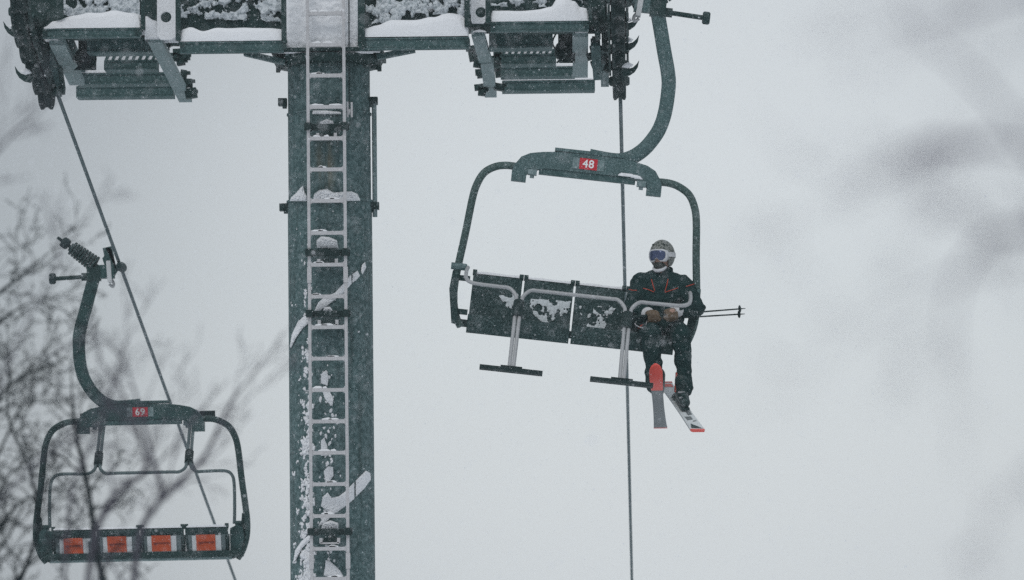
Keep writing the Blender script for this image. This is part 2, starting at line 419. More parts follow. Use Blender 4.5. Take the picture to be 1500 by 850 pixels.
M['pole'].node_tree.nodes['rust_at'].inputs[1].default_value = WY(476, 246, TY - PR) - T0
def onpole(px, py, h=0):                      # a point on the face of the pole
    ray = WY(px, py, 1.0); dx, dy = ray.x, 1.0
    # circle (tx,TY) radius PR+h, nearest hit
    a = dx * dx + dy * dy; b_ = -2 * (dx * tx + dy * TY); c = tx * tx + TY * TY - (PR + h) ** 2
    disc = b_ * b_ - 4 * a * c
    if disc < 0: s_ = -b_ / (2 * a)
    else: s_ = (-b_ - math.sqrt(disc)) / (2 * a)
    return ray * s_
# weld seam and band
MB().lathe((tx, TY, 0), (0, 0, 1), [(PR - .02, ztop - .11), (PR + .10, ztop - .10), (PR + .13, ztop - .04), (PR + .13, ztop - .02), (PR - .02, ztop - .015)], 48).build("flange", M['steel_dark'], pole, 30)
for k in range(13, 27):                         # bolts on the side one can see
    a = 2 * math.pi * k / 26
    c = Vector((tx + math.cos(a) * (PR + .085), TY + math.sin(a) * (PR + .085), ztop - .11))
    MB().lathe(c, (0, 0, 1), [(.022, -.035), (.022, .02)], 6).build("bolt", M['steel_dark'], pole)
cap = MB().box((tx + .005, TY - .02, ztop + .012), (1.09, 1.0, .035)); cap.build("cap_plate", M['steel_dark'], tower)
# side lugs and conduit
for (x, y) in ((414, 150), (547, 148), (416, 304), (549, 302)):
    lug = MB(); c = WY(x, y, TY)
    lug.box(c, (.085, .12, .07)); lug.box(c + Vector((.02 if x < 480 else -.02, .0, -.045)), (.04, .08, .03))
    lug.lathe(c + Vector((0, -.06, -.005)), (0, 1, 0), [(.016, -.03), (.016, .01)], 6)
    lug.build("lug", M['steel_dark'], pole)
cd = MB().tube([WY(548, 150, TY - .02), WY(549.3, 318, TY - .02)], .024, 10); cd.build("conduit", M['steel_pale'], pole)
# snow on the pole
sp = MB()
def pp(u, v, h): return onpole(u, v, h)
polys = [
 ([(424, 295), (426, 289), (433, 283), (440, 275), (444, 272), (446, 280), (450, 288), (450, 295)], .06),
 ([(458, 295), (460, 284), (468, 278), (480, 277), (489, 282), (500, 281), (515, 280), (524, 284), (528, 292), (528, 295)], .07),
 ([(424, 509), (427, 490), (436, 471), (445, 463), (452, 461), (453, 473), (443, 482), (433, 497), (427, 510)], .03),
 ([(460, 456), (466, 443), (476, 434), (490, 429), (502, 416), (515, 401), (515.3, 416), (504, 429), (494, 437), (479, 449), (466, 457)], .03),
 ([(516.2, 401), (524, 396), (528, 404), (523, 410), (516.2, 415)], .03),
 ([(528, 398), (530, 388), (535, 383), (537, 392), (531, 403)], .03),
 ([(429, 824), (432, 806), (441, 793), (455, 781), (457, 790), (443, 803), (433, 822)], .03),
 ([(470, 742), (472, 728), (480, 721), (486, 729), (496, 727), (505, 720), (519, 706), (519.5, 731), (505, 743), (488, 755), (475, 768), (465, 772), (473, 757), (480, 750)], .035),
 ([(521, 704), (536, 689), (543, 693), (543.5, 703), (534, 716), (521, 729)], .03),
 ([(477, 712), (474, 690), (480, 683), (488, 684), (489, 697), (483, 706)], .04),
 ([(470, 668), (470, 645), (475, 640), (480, 655), (481, 668)], .03),
 ([(470, 562), (470, 548), (477, 542), (482, 551), (480, 566)], .03),
 ([(476, 585), (472, 573), (482, 570), (489, 585), (487, 596), (480, 590)], .025),
 ([(464, 364), (463, 352), (470, 346), (482, 347), (494, 352), (496, 364)], .06),
 ([(474, 843), (477, 820), (484, 822), (498, 835), (504, 845), (480, 846)], .05),
 ([(470, 186), (468, 179), (478, 174), (488, 177), (491, 186)], .05),
 ([(470, 776), (472, 766), (484, 762), (496, 766), (496, 776)], .05),
 ([(472, 457), (475, 450), (484, 449), (489, 457)], .04),
 ([(457, 168), (458, 162), (480, 162), (500, 164), (500, 168)], .025),
]
for i, (pl, th) in enumerate(polys):
    snow_patch(sp, pl, pp, th, .6, 4.0, nf=.22, seed=i, ragged=.22, grow=.12)
rnd = random.Random(3)
for k in range(300):                           # rime blobs up the weather side
    y = 330 + 530 * rnd.random() ** .62
    x = 457 - abs(rnd.gauss(0, 8)) if rnd.random() < .8 else rnd.uniform(428, 456)
    if x < 427 or (462 < y < 500 and x < 452): continue
    s_ = rnd.uniform(.25, 1) ** 1.5 * (.45 + .85 * (y - 330) / 520) * (1.2 if x > 444 else .65)
    for q in range(rnd.choice((1, 2, 3, 4))):
        p = onpole(x + (y - 850) * .004 + rnd.gauss(0, 2.2) * s_, y + rnd.gauss(0, 4.0) * s_, .0)
        w_ = rnd.uniform(.5, 1.1)
        sp.ball(p, (.020 * s_ * w_, .017 * s_, .032 * s_ * rnd.uniform(.4, 1.1)), 8, 6, Matrix.Rotation(rnd.uniform(-.8, .8), 3, 'Y'), .9, k * 5 + q)
for k in range(95):
    y = rnd.choice([rnd.uniform(535, 640), rnd.uniform(600, 760), rnd.uniform(690, 850)]); x = rnd.gauss(481, 7)
    if not 464 < x < 502: continue
    s_ = rnd.uniform(.3, .9); p = onpole(x, y, 0)
    sp.ball(p, (.016 * s_, .012 * s_, .026 * s_), 7, 5, Matrix.Rotation(rnd.uniform(-.6, .6), 3, 'Y'), .6, k)
sp.build("stuck_snow", M["snow"], pole, 180)["kind"] = "stuff"

# ladder
lad = sub("ladder", tower)
LYr = TY - PR - .17
zt, zb = WY(475, -40, LYr).z, T0.z + .6
xl, xr = WY(453.4, 425, LYr).x, WY(506.6, 425, LYr).x
for x in (xl, xr):
    MB().box((x, LYr, (zt + zb) / 2), (.029, .045, zt - zb)).build("rail", M['ladder'], lad)
rz = [20, 66, 111, 157, 203, 248.5, 294.5, 341.5, 388, 434.5, 479.5, 525.5, 571.5, 617.5, 663.5, 709.5, 756, 804, 848]
zs = [WY(480, y, LYr).z for y in rz]
zz = zs[-1]
while zz - .306 > zb + .2: zz -= .306; zs.append(zz)
rndl = random.Random(12)
for z in zs:
    r_ = MB().box(((xl + xr) / 2, LYr, z), (xr - xl - .031, .04, .035))
    for sx, xe in ((1, xl + .0155), (-1, xr - .0155)):      # weld fillets under the ends
        r_.prism([(xe, z + .0175), (xe + sx * .018, z + .0175), (xe, z + .032)], LYr - .016, LYr + .016)
        r_.prism([(xe, z - .0175), (xe + sx * .018, z - .0175), (xe, z - .032)], LYr - .016, LYr + .016)
    r_.build("rung", M['ladder'], lad)
    if z > WY(480, 860, LYr).z:
        for q in range(2):
            f0 = rndl.uniform(0, .6); f1 = f0 + rndl.uniform(.15, .4)
            h_ = MB(); heap(h_, xl + .02 + (xr - xl - .04) * f0, xl + .02 + (xr - xl - .04) * min(1, f1), LYr - .019, LYr + .018, z + .0176, [(0, .003), (.3, rndl.uniform(.006, .016)), (.7, rndl.uniform(.004, .016)), (1, .003)], q + z, 12, 4)
            h_.build("snow_cap", M['snow'], lad, 180)
for y in (403, 822):                                         # rail splices
    z = WY(480, y, LYr).z
    for x in (xl, xr): MB().box((x, LYr - .004, z), (.042, .056, .15)).build("splice", M['ladder'], lad)
for y in (185.5, 370, 459.5, 779):
    z = WY(480, y, LYr).z; k = MB()
    k.box(((xl + xr) / 2, LYr + .05, z), (xr - xl + .08, .05, .058))
    for x in (xl, xr):
        k.box((x, LYr - .012, z), (.065, .09, .07)); k.box((x, LYr + .11, z), (.05, .15, .05))
    k.box(((xl + xr) / 2, LYr + .10, z - .09), (.14, .12, .06))
    k.build("bracket", M['black'], lad)
    h_ = MB(); zc = z - .085
    for dx in (-.085, .085): h_.box(((xl + xr) / 2 + dx, LYr + .03, zc), (.03, .03, .05))
    h_.box(((xl + xr) / 2, LYr + .03, zc - .025), (.18, .03, .016)); h_.build("clasp", M['ladder'], lad)
# signal cable and its small pulley
MB().tube([WY(511, -40, LYr + .1), WY(511.5, 152, LYr + .1)], .006, 6).build("cable", M['black'], tower)
pu = MB()
for dx in (-3, 3): pu.box(WY(512.3 + dx, 161, LYr + .08), (.018, .05, .145))
pu.lathe(WY(512, 164, LYr + .08), (1, 0, 0), [(.03, -.01), (.03, .01)], 12)
pu.build("pulley", M['ladder'], tower)

# crossarm with rime-caked face
ca = MB()
cL, cR_ = WY(45, 0, TY).x, WY(885, -8, TY).x
zA0, zA1 = WY(484, 42, TY - .25).z, WY(484, -60, TY - .25).z
for a, b_ in ((cL, tx - .36), (tx + .30, cR_)): ca.box(((a + b_) / 2, TY, (zA0 + zA1) / 2), (b_ - a, .5, zA1 - zA0))
arm = ca.build("crossarm", M['steel_dark'], tower)
for k, (a, b_) in enumerate(((cL + .02, tx - .38), (tx + .32, cR_ - .02))):
    h_ = MB(); heap(h_, a, b_, TY - .24, TY + .24, zA1, [(0, .05), (.2, .12), (.45, .09), (.7, .16), (1, .06)], k + 20, 70, 10); h_.build("snow_cap", M['snow'], arm, 180)
ri = MB()
def armface(Y):
    return lambda u, v, h: WY(u, v, Y) - Vector((0, h, 0))
for i, (pl, thr) in enumerate([([(264, -40), (414, -40), (414, 33), (262, 28)], -.12), ([(534, -40), (690, -40), (690, 26), (600, 20), (536, 40)], .0),
             ([(92, -40), (206, -40), (206, 24), (92, 24)], -.3), ([(718, -40), (866, -40), (866, 14), (718, 10)], .02)]):
    snow_patch(ri, pl, armface(TY - .262), .07, .9, 14, thr=thr, nf=.055, seed=i + 40, ragged=.9)
for k in range(34):                                   # lumps hanging on the right half
    x = rnd.uniform(545, 690); y = rnd.uniform(-10, 22)
    ri.ball(WY(x, y, TY - .30), (.028 * rnd.uniform(.5, 1.2), .04, .06 * rnd.uniform(.5, 1.3)), 9, 6, Matrix.Rotation(rnd.uniform(-.6, .6), 3, 'Y'), .5, k)
for k in range(22):
    x = rnd.uniform(555, 600); y = rnd.uniform(8, 34)
    ri.ball(WY(x, y, TY - .32), .045 * rnd.uniform(.4, 1.1), 9, 6, None, .5, k + 50)
ri.build("rime_crust", M['rime'], arm, 180)["kind"] = "stuff"
# snow-plastered head plate behind the ladder
hp_ = MB(); c = WY(472, 20, TY - .40); hp_.box((c.x, c.y + .02, c.z), (.72, .04, .82)); hd = hp_.build("head_plate", M['steel_pale'], tower)
sn = MB(); snow_patch(sn, [(418, -40), (525, -40), (525, 68), (560, 74), (556, 79), (500, 80), (478, 78), (440, 80), (404, 79), (418, 70)], armface(TY - .425), .035, 1.2, 5, nf=.06, seed=9, ragged=.2)
sn.build("stuck_snow", M["snow"], hd, 180)["kind"] = "stuff"

def pxbox(mb, x0, y0, x1, y1, Y, dep):
    c = WY((x0 + x1) / 2, (y0 + y1) / 2, Y); mb.box((c.x, Y + dep / 2, c.z), ((x1 - x0) / ppm(Y), dep, (y1 - y0) / ppm(Y))); return c
def channel(mb, x0, y0, x1, y1, Y, dep):              # a pressed steel channel: web with two lips
    h = (y1 - y0)
    pxbox(mb, x0, y0 + h * .14, x1, y1 - h * .14, Y + .012, dep - .012)
    pxbox(mb, x0, y0, x1, y0 + h * .135, Y, dep); pxbox(mb, x0, y1 - h * .135, x1, y1, Y, dep)
    return mb
FY = TY - .72                                         # front line of the catwalks
def posts(par, lst):
    for x0, x1, y0, y1 in lst:
        mb = MB(); pxbox(mb, x0, y0, x1, y1, FY - .03, .07); mb.build("post", M['steel_dark'], par)
# inner walkways (either side of the pole), outer walkways with stairs down the sheave trains
cat = [sub("catwalk", tower), sub("catwalk", tower)]
# left inner
mb = MB(); channel(mb, 263, 61, 416, 77, FY, .10); mb.build("edge_beam", M['steel'], cat[0])
mb = MB(); channel(mb, 526, 55, 688, 72, FY, .10); mb.build("edge_beam", M['steel'], cat[1])
for k, (a, b_, y) in enumerate(((263, 416, 63), (526, 688, 56))):
    c0, c1 = WY(a, y, FY), WY(b_, y, FY); d_ = MB(); d_.box(((c0.x + c1.x) / 2, FY + .30, c0.z - .02), (c1.x - c0.x, .40, .03)); d_.build("deck", M['steel_dark'], cat[k])
def px_heap(par, x0, x1, ybase, prof, Y0, Y1, seed, name="snow_cap"):
    a, b_ = WY(x0, ybase, Y0), WY(x1, ybase, Y0)
    mb = MB(); heap(mb, a.x, b_.x, Y0, Y1, a.z, [(f, h / ppm(Y0)) for f, h in prof], seed, 60, 12)
    o = mb.build(name, M['snow'], par, 180); return o
px_heap(cat[0], 264, 415, 61, [(0, 18), (.1, 22), (.22, 17), (.35, 20), (.6, 19), (.75, 20), (1, 17)], FY + .005, FY + .47, 1)
px_heap(cat[1], 533, 686, 54.5, [(0, 14), (.12, 18), (.28, 27), (.5, 24), (.66, 28), (.80, 36), (.92, 33), (1, 26)], FY + .005, FY + .47, 2)
# braces from the walkways back to the pole head
mb = MB(); mb.beam(WY(358, 78, TY - .3), WY(418, 92, TY - .3), .12, .05, Vector((0, 1, 0))); mb.build("brace", M['steel'], cat[0])
mb = MB(); mb.beam(WY(608, 73, TY - .3), WY(552, 84, TY - .3), .12, .05, Vector((0, 1, 0))); mb.build("brace", M['steel'], cat[1])
posts(cat[0], [(257, 264, -40, 60), (412, 419, -40, 60), (206, 212, -40, 44), (80, 92, -40, 24)])
posts(cat[1], [(525, 534, -40, 71), (680, 688, -40, 40), (711, 718, -40, 34), (862, 867, -40, 30)])
# bolted joints
def bolts(par, lst, Y=FY - .02, s0=.03):
    for x, y in lst:
        mb = MB(); c = WY(x, y, Y); mb.lathe(c, (0, 1, 0), [(s0 * rnd.uniform(.55, .9), -.03), (s0 * .6, .05)], 6)
        mb.build("bolt", M['steel_dark'], par)
bolts(cat[0], [(200, 47), (418, 61), (417, 69), (266, 66), (205, 50), (66, 48)])
bolts(cat[1], [(527, 60), (528, 67), (684, 60), (722, 36), (858, 36), (684, 36)])
# gusset plate with a round hole, rimed
for k, (x0, x1, hx, hy, yb) in enumerate(((230, 257, 243, 25, 58), (690, 711, 704.5, 18, 34))):
    Yp = FY + .16
    mb = MB(); n = 28
    hr = 8
    ring = [(hx + hr * math.cos(2 * math.pi * i / n), hy + hr * math.sin(2 * math.pi * i / n)) for i in range(n)]
    def sq(i):
        a = 2 * math.pi * i / n; dx, dy = math.cos(a), math.sin(a)
        s_ = min([((x1 - hx) / dx if dx > 1e-6 else (x0 - hx) / dx if dx < -1e-6 else 1e9), ((yb - hy) / dy if dy > 1e-6 else (-40 - hy) / dy if dy < -1e-6 else 1e9)])
        return (hx + dx * s_, hy + dy * s_)
    outr = [sq(i) for i in range(n)]
    for p_, q_ in ((Yp, Yp + .05),):
        vs = [WY(*c, p_) for c in ring] + [WY(*c, p_) for c in outr] + [WY(*c, p_) + Vector((0, .05, 0)) for c in ring] + [WY(*c, p_) + Vector((0, .05, 0)) for c in outr]
        fs = []
        for i in range(n):
            j = (i + 1) % n
            fs += [(i, j, n + j, n + i), (2 * n + i, 2 * n + j, 3 * n + j, 3 * n + i), (i, j, 2 * n + j, 2 * n + i), (n + i, n + j, 3 * n + j, 3 * n + i)]
        mb.add(vs, fs)
    mb.build("gusset_plate", M['snow'], cat[k])
# outer walkways
mb = MB(); channel(mb, 62, 42, 206, 55, FY, .10); mb.build("edge_beam", M['steel'], cat[0])
mb = MB(); channel(mb, 718, 32, 863, 46, FY, .10); mb.build("edge_beam", M['steel'], cat[1])
px_heap(cat[0], 64, 206, 42, [(0, 2), (.1, 12), (.3, 19), (.5, 24), (.72, 26), (.9, 24), (1, 20)], FY + .005, FY + .55, 3)
px_heap(cat[0], 212, 258, 58, [(0, 34), (.3, 27), (.6, 16), (.8, 8), (1, 3)], FY + .22, FY + .5, 8)
px_heap(cat[1], 719, 862, 32, [(0, 16), (.2, 17), (.5, 19), (.62, 21), (.68, 32), (.76, 37), (.86, 31), (.92, 21), (1, 18)], FY + .005, FY + .55, 4)
def step(par, x0, y0, x1, y1, Y, cap=3.0, dep=.24, teeth=False, seed=0, sm='steel'):
    mb = MB(); channel(mb, x0, y0, x1, y1, Y, dep)
    c = WY((x0 + x1) / 2, y0, Y)
    if teeth:
        n = int((x1 - x0) / 9)
        for i in range(n):
            p = WY(x0 + (i + .5) * (x1 - x0) / n, y0 - 3.4, Y)
            mb.box((p.x, Y + .1, p.z), (.03, .2, .055), Matrix.Rotation(.45, 3, 'Y'))
    s_ = mb.build("stair_tread", M[sm], par)
    if cap:
        a, b_ = WY(x0 + 1, y0, Y), WY(x1 - 1, y0, Y)
        h_ = MB(); heap(h_, a.x, b_.x, Y + .004, Y + dep - .01, a.z - .001, [(0, cap / ppm(Y) * .6), (.1, cap / ppm(Y)), (.5, cap / ppm(Y) * 1.15), (.9, cap / ppm(Y)), (1, cap / ppm(Y) * .6)], seed, 40, 6)
        h_.build("snow_cap", M['snow'], s_, 180)
    return s_
Y1, Y2, Y3, Y4 = TY + .15, TY + 1.2, TY + 2.1, TY + 3.0
step(cat[0], 127, 55.5, 226, 77, Y1, 0, .3)
step(cat[0], 152, 88, 230, 102, Y2, 7, .26, True, 1)
step(cat[0], 112, 107, 252, 123, Y3, 4, .26, False, 2)
step(cat[0], 111, 126, 254, 142, Y4, 3, .26, False, 3)
step(cat[1], 716, 46.5, 810, 70, Y1, 0, .3)
step(cat[1], 734, 79, 815, 94, Y2, 7, .26, True, 4)
step(cat[1], 733, 98, 843, 112, Y3, 3.5, .26, False, 5)
step(cat[1], 735, 118, 872, 133, Y4, 3, .26, False, 6)
# stringers running down and away
def stringer(par, a, b_, w, Ya, Yb, mt='steel_pale', h=.06):
    mb = MB(); mb.beam(WY(*a, Ya), WY(*b_, Yb), w, h); return mb.build("stringer", M[mt], par)
YA, YB = TY - .45, TY + 3.05
stringer(cat[0], (227, 58), (272, 146), .135, YA, YB)
stringer(cat[0], (84, 62), (113, 121), .155, YA, TY + 1.9)
stringer(cat[0], (100, 60), (122, 112), .10, TY + .2, TY + 2.6, 'steel')
stringer(cat[1], (700, 49), (711, 88), .125, YA, TY + .9)
stringer(cat[1], (713, 89), (719, 139), .125, TY + .9, YB)
stringer(cat[1], (850, 50), (850, 110), .155, YA, TY + 1.9)
for k, (a, b_) in enumerate((((224, 56), (75, 60)), ((702, 48), (851, 49)))):
    for p in (a, b_): 
        c = WY(*p, YA - .03); h_ = MB(); heap(h_, c.x - .06, c.x + .07, YA - .06, YA + .05, c.z, [(0, .01), (.5, .025), (1, .01)], k, 8, 5); h_.build("snow_cap", M['snow'], cat[k], 180)
# clamps and bolt heads at the stair ends
for k, lst in enumerate(([(257, 84), (265, 92), (269, 110), (276, 122), (280, 137), (262, 78), (245, 63), (249, 56), (256, 60), (270, 84), (240, 70)], [(697, 78), (693, 83), (700, 92), (704, 110), (703, 128), (706, 135), (729, 78), (733, 84), (731, 108), (732, 128), (690, 72), (727, 88), (726, 100), (704, 106)])):
    for i, (x, y) in enumerate(lst):
        mb = MB(); c = WY(x, y, TY + 2.4); mb.box(c, (.10 * rnd.uniform(.6, 1.2), .12, .085 * rnd.uniform(.6, 1.2)), Matrix.Rotation(rnd.uniform(-.2, .2), 3, 'Y')); mb.lathe(c + Vector((.01, -.07, 0)), (0, 1, 0), [(.022, -.02), (.022, .05)], 6)
        mb.box(c + Vector((.04, 0, .02)), (.06, .08, .03))
        mb.build("clamp", M['steel_dark'], cat[k])
# cable reels / junction boxes hanging under the walkways
for k, (x0, y0, x1, y1) in enumerate(((113, 58, 137, 97), (818, 47, 837, 87))):
    mb = MB(); c = WY((x0 + x1) / 2, (y0 + y1) / 2 + 8, TY + .5)
    mb.lathe(c + Vector((0, -.05, 0)), (0, 1, 0), [(.09, -.02), (.105, .0), (.105, .14), (.09, .16)], 18)
    mb.box(c + Vector((0, .04, .12)), (.13, .16, .16)); mb.box(c + Vector((.02, .02, -.05)), (.16, .14, .12))
    for i in range(8): mb.tube(spline([c + Vector((rnd.uniform(-.08, .08), -.07, .2)), c + Vector((rnd.uniform(-.12, .12), -.1, .05)), c + Vector((rnd.uniform(-.1, .1), -.09, -.13))], 5), .009, 6)
    mb.build("junction_box", M['black'], cat[k])

# ------------------------------------------------------------------ ropes and sheave trains
VP = (_F + (966 - 750) / F_PX * _R + (425 - 2550) / F_PX * _U).normalized()
QL, QR = W(85, 140, 38.7), W(909, 150, 38.7)
def rope_at(Q, t): return Q + VP * t
up_ = Vector((0, -VP.z, VP.y)); up_ = (up_ - VP * up_.dot(VP)).normalized()
SIDE = VP.cross(up_).normalized()
WR = .18
wheelsL = [W(68, 133, 38.55), W(59.5, 111, 38.15), W(50, 88, 37.75), W(41, 64, 37.35), W(33.5, 41, 36.95), W(29, 17, 36.55), W(28, -10, 36.15)]
wheelsR = [W(907, 119, 38.55), W(906.5, 96, 38.15), W(906, 72, 37.75), W(905.5, 48, 37.35), W(905, 24, 36.95), W(905, 0, 36.55), W(905, -26, 36.15)]
def rope(Q, wheels, label):
    pts = [rope_at(Q, t) for t in (135, 110, 80, 50, 30, 15, 6, 0)] + [w + up_ * (WR + .012) for w in wheels]
    p = pts[-1]; d = (pts[-2] - pts[-1]).normalized()
    for i in range(4):
        d = (d + Vector((0, 0, .03))).normalized(); p = p - d * .45; pts.append(p)
    for i in range(8): p = p - Vector((d.x * .2, d.y, min(d.z, -.13))) * 6; pts.append(p)
    mb = MB().tube(pts, .0195, 10)
    o = mb.build("haul_rope", M['rope'], None); tag(o, label, "steel rope", "haul ropes of the lift"); return o
rope(QL, wheelsL, "steel haul rope slanting down from the tower's end to the empty chair 69")
rope(QR, wheelsR, "steel haul rope hanging nearly upright behind the skier's chair 48")
def sheave_train(wheels, sides):
    st = sub("sheave_train", tower); r = WR
    for c in wheels:
        prof = [(r * .35, -.068), (r * .92, -.066), (r + .012, -.055), (r + .010, -.035), (r - .012, -.012), (r - .012, .012), (r + .010, .035), (r + .012, .055), (r * .92, .066), (r * .35, .068)]
        w = MB().lathe(c, SIDE, prof, 36).build("sheave_wheel", M['black'], st, 30)
        MB().lathe(c, SIDE, [(.035, -.105), (.05, -.085), (.05, .085), (.035, .105)], 12).build("hub", M['steel_dark'], w)
    for s_, n in sides:
        mb = MB()
        for i in range(n, len(wheels) - 1):
            mb.beam(wheels[i] + SIDE * .088 * s_ - up_ * .01 + VP * .06, wheels[i + 1] + SIDE * .088 * s_ - up_ * .01 - VP * .06, .022, .12 + .03 * (i % 2), SIDE)
        mb.build("side_plate", M['steel_dark'], st)
    return st
stL = sheave_train(wheelsL, ((1, 1),))
stR = sheave_train(wheelsR, ((1, 1), (-1, 1)))
# rocker links and brackets joining the trains to the walkways
for st, lst in ((stL, [((72, 66), (86, 136), 11, TY + .2, TY + 1.2, 'steel'), ((60, 30), (66, 90), 14, TY - .2, TY + .3, 'steel_dark'), ((84, 80), (92, 134), 8, TY + .6, TY + 1.1, 'steel_dark'), ((46, 24), (62, 60), 9, TY - .4, TY - .2, 'steel_dark')]),
                (stR, [((872, 62), (876, 112), 14, TY, TY + .6, 'steel'), ((886, 78), (886, 122), 12, TY + .5, TY + 1.0, 'steel_pale'), ((884, -20), (886, 70), 9, TY - .3, TY + .2, 'steel_dark'), ((870, 10), (876, 55), 8, TY - .5, TY - .3, 'steel_dark')])):
    for a, b_, w, Ya, Yb, mt in lst:
        mb = MB(); mb.beam(WY(*a, Ya), WY(*b_, Yb), w / 150, .09)
        for f in (.1, .5, .9):
            c = WY(*a, Ya).lerp(WY(*b_, Yb), f); mb.lathe(c + Vector((0, -.06, 0)), (0, 1, 0), [(.024, -.02), (.024, .06)], 6)
        mb.build("rocker_link", M[mt], st)
    for i in range(24):
        if st is stL: x, y = rnd.uniform(46, 92), rnd.uniform(22, 112)
        else: x, y = rnd.uniform(862, 893), rnd.uniform(14, 112)
        if st is stL and y > 70 and x > 50 + y * .42: continue
        c = WY(x, y, TY + .1 + y * .004)
        mb = MB(); mb.box(c, (rnd.uniform(.03, .08), .1, rnd.uniform(.03, .10)), Matrix.Rotation(rnd.uniform(-.5, .5), 3, 'Y'))
        mb.lathe(c + Vector((0, -.06, 0)), (0, 1, 0), [(.02, -.02), (.02, .05)], 6)
        mb.build("clamp", M['steel_dark'], st)
    for i in range(3):
        mb = MB()
        if st is stL: a = WY(44 + i * 5, 26, TY - .3); b_ = WY(66 + i * 3, 30 - i * 2, TY - .4)
        else: a = WY(866 + i * 5, 8, TY - .3); b_ = WY(884 + i * 3, 24 + i * 6, TY - .4)
        mb.tube(spline([a, (a + b_) / 2 + Vector((0, -.05, -.09)), b_], 6), .008, 6); mb.build("cable", M['black'], st)
# steel arms reaching out to the trains
for st, p0, p1 in ((stL, (30, 45), (150, 50)), (stR, (770, 40), (905, 38))):
    mb = MB(); mb.beam(WY(*p0, TY - .05), WY(*p1, TY - .05), .16, .13, Vector((0, 1, 0))); mb.build("axle_arm", M['steel_dark'], st)
# rope catchers: curved horns on the outer side
for st, lst, sgn in ((stR, [(914, 42), (914, 72), (914, 109), (914, 8)], 1), (stL, [(27, 52), (44, 118)], -1)):
    for i, (x, y) in enumerate(lst):
        mb = MB(); Y = TY - .5 + .2 * i
        outer = [(0, 3), (9, 1), (16, -4), (20.5, -11), (22.5, -21), (18.5, -15), (13, -10), (6, -8), (0, -10), (-5, -4)]
        pts = [WY(x + sgn * a, y + b_, Y) for a, b_ in outer]
        mb.add(pts + [p + Vector((0, .05, 0)) for p in pts], [tuple(range(10)), tuple(range(19, 9, -1))] + [(k, k + 10, (k + 1) % 10 + 10, (k + 1) % 10) for k in range(10)])
        h_ = mb.build("rope_catcher", M['steel_dark'], st)
        s_ = MB(); snow_patch(s_, [(-4, -10), (0, -16), (6, -18), (11, -16), (15, -14.5), (12, -10), (6, -8), (0, -9)], lambda u, v, h: WY(x + sgn * u, y + v, Y + .004) - Vector((0, h, 0)), .03, .8, 3, nf=.2, seed=i, ragged=.15)
        s_.build("snow_cap", M['snow'], h_, 180)

# ------------------------------------------------------------------ chairs
def text_mesh(body, size):
    cu = bpy.data.curves.new("number", 'FONT'); cu.body = body; cu.size = size; cu.align_x = 'CENTER'; cu.align_y = 'CENTER'
    cu.extrude = .002; cu.offset = size * .018; cu.space_character = 1.08
    o = bpy.data.objects.new("number", cu); col.objects.link(o)
    dg = bpy.context.evaluated_depsgraph_get(); me = bpy.data.meshes.new_from_object(o.evaluated_get(dg))
    bpy.data.objects.remove(o); me.name = "number"; return me

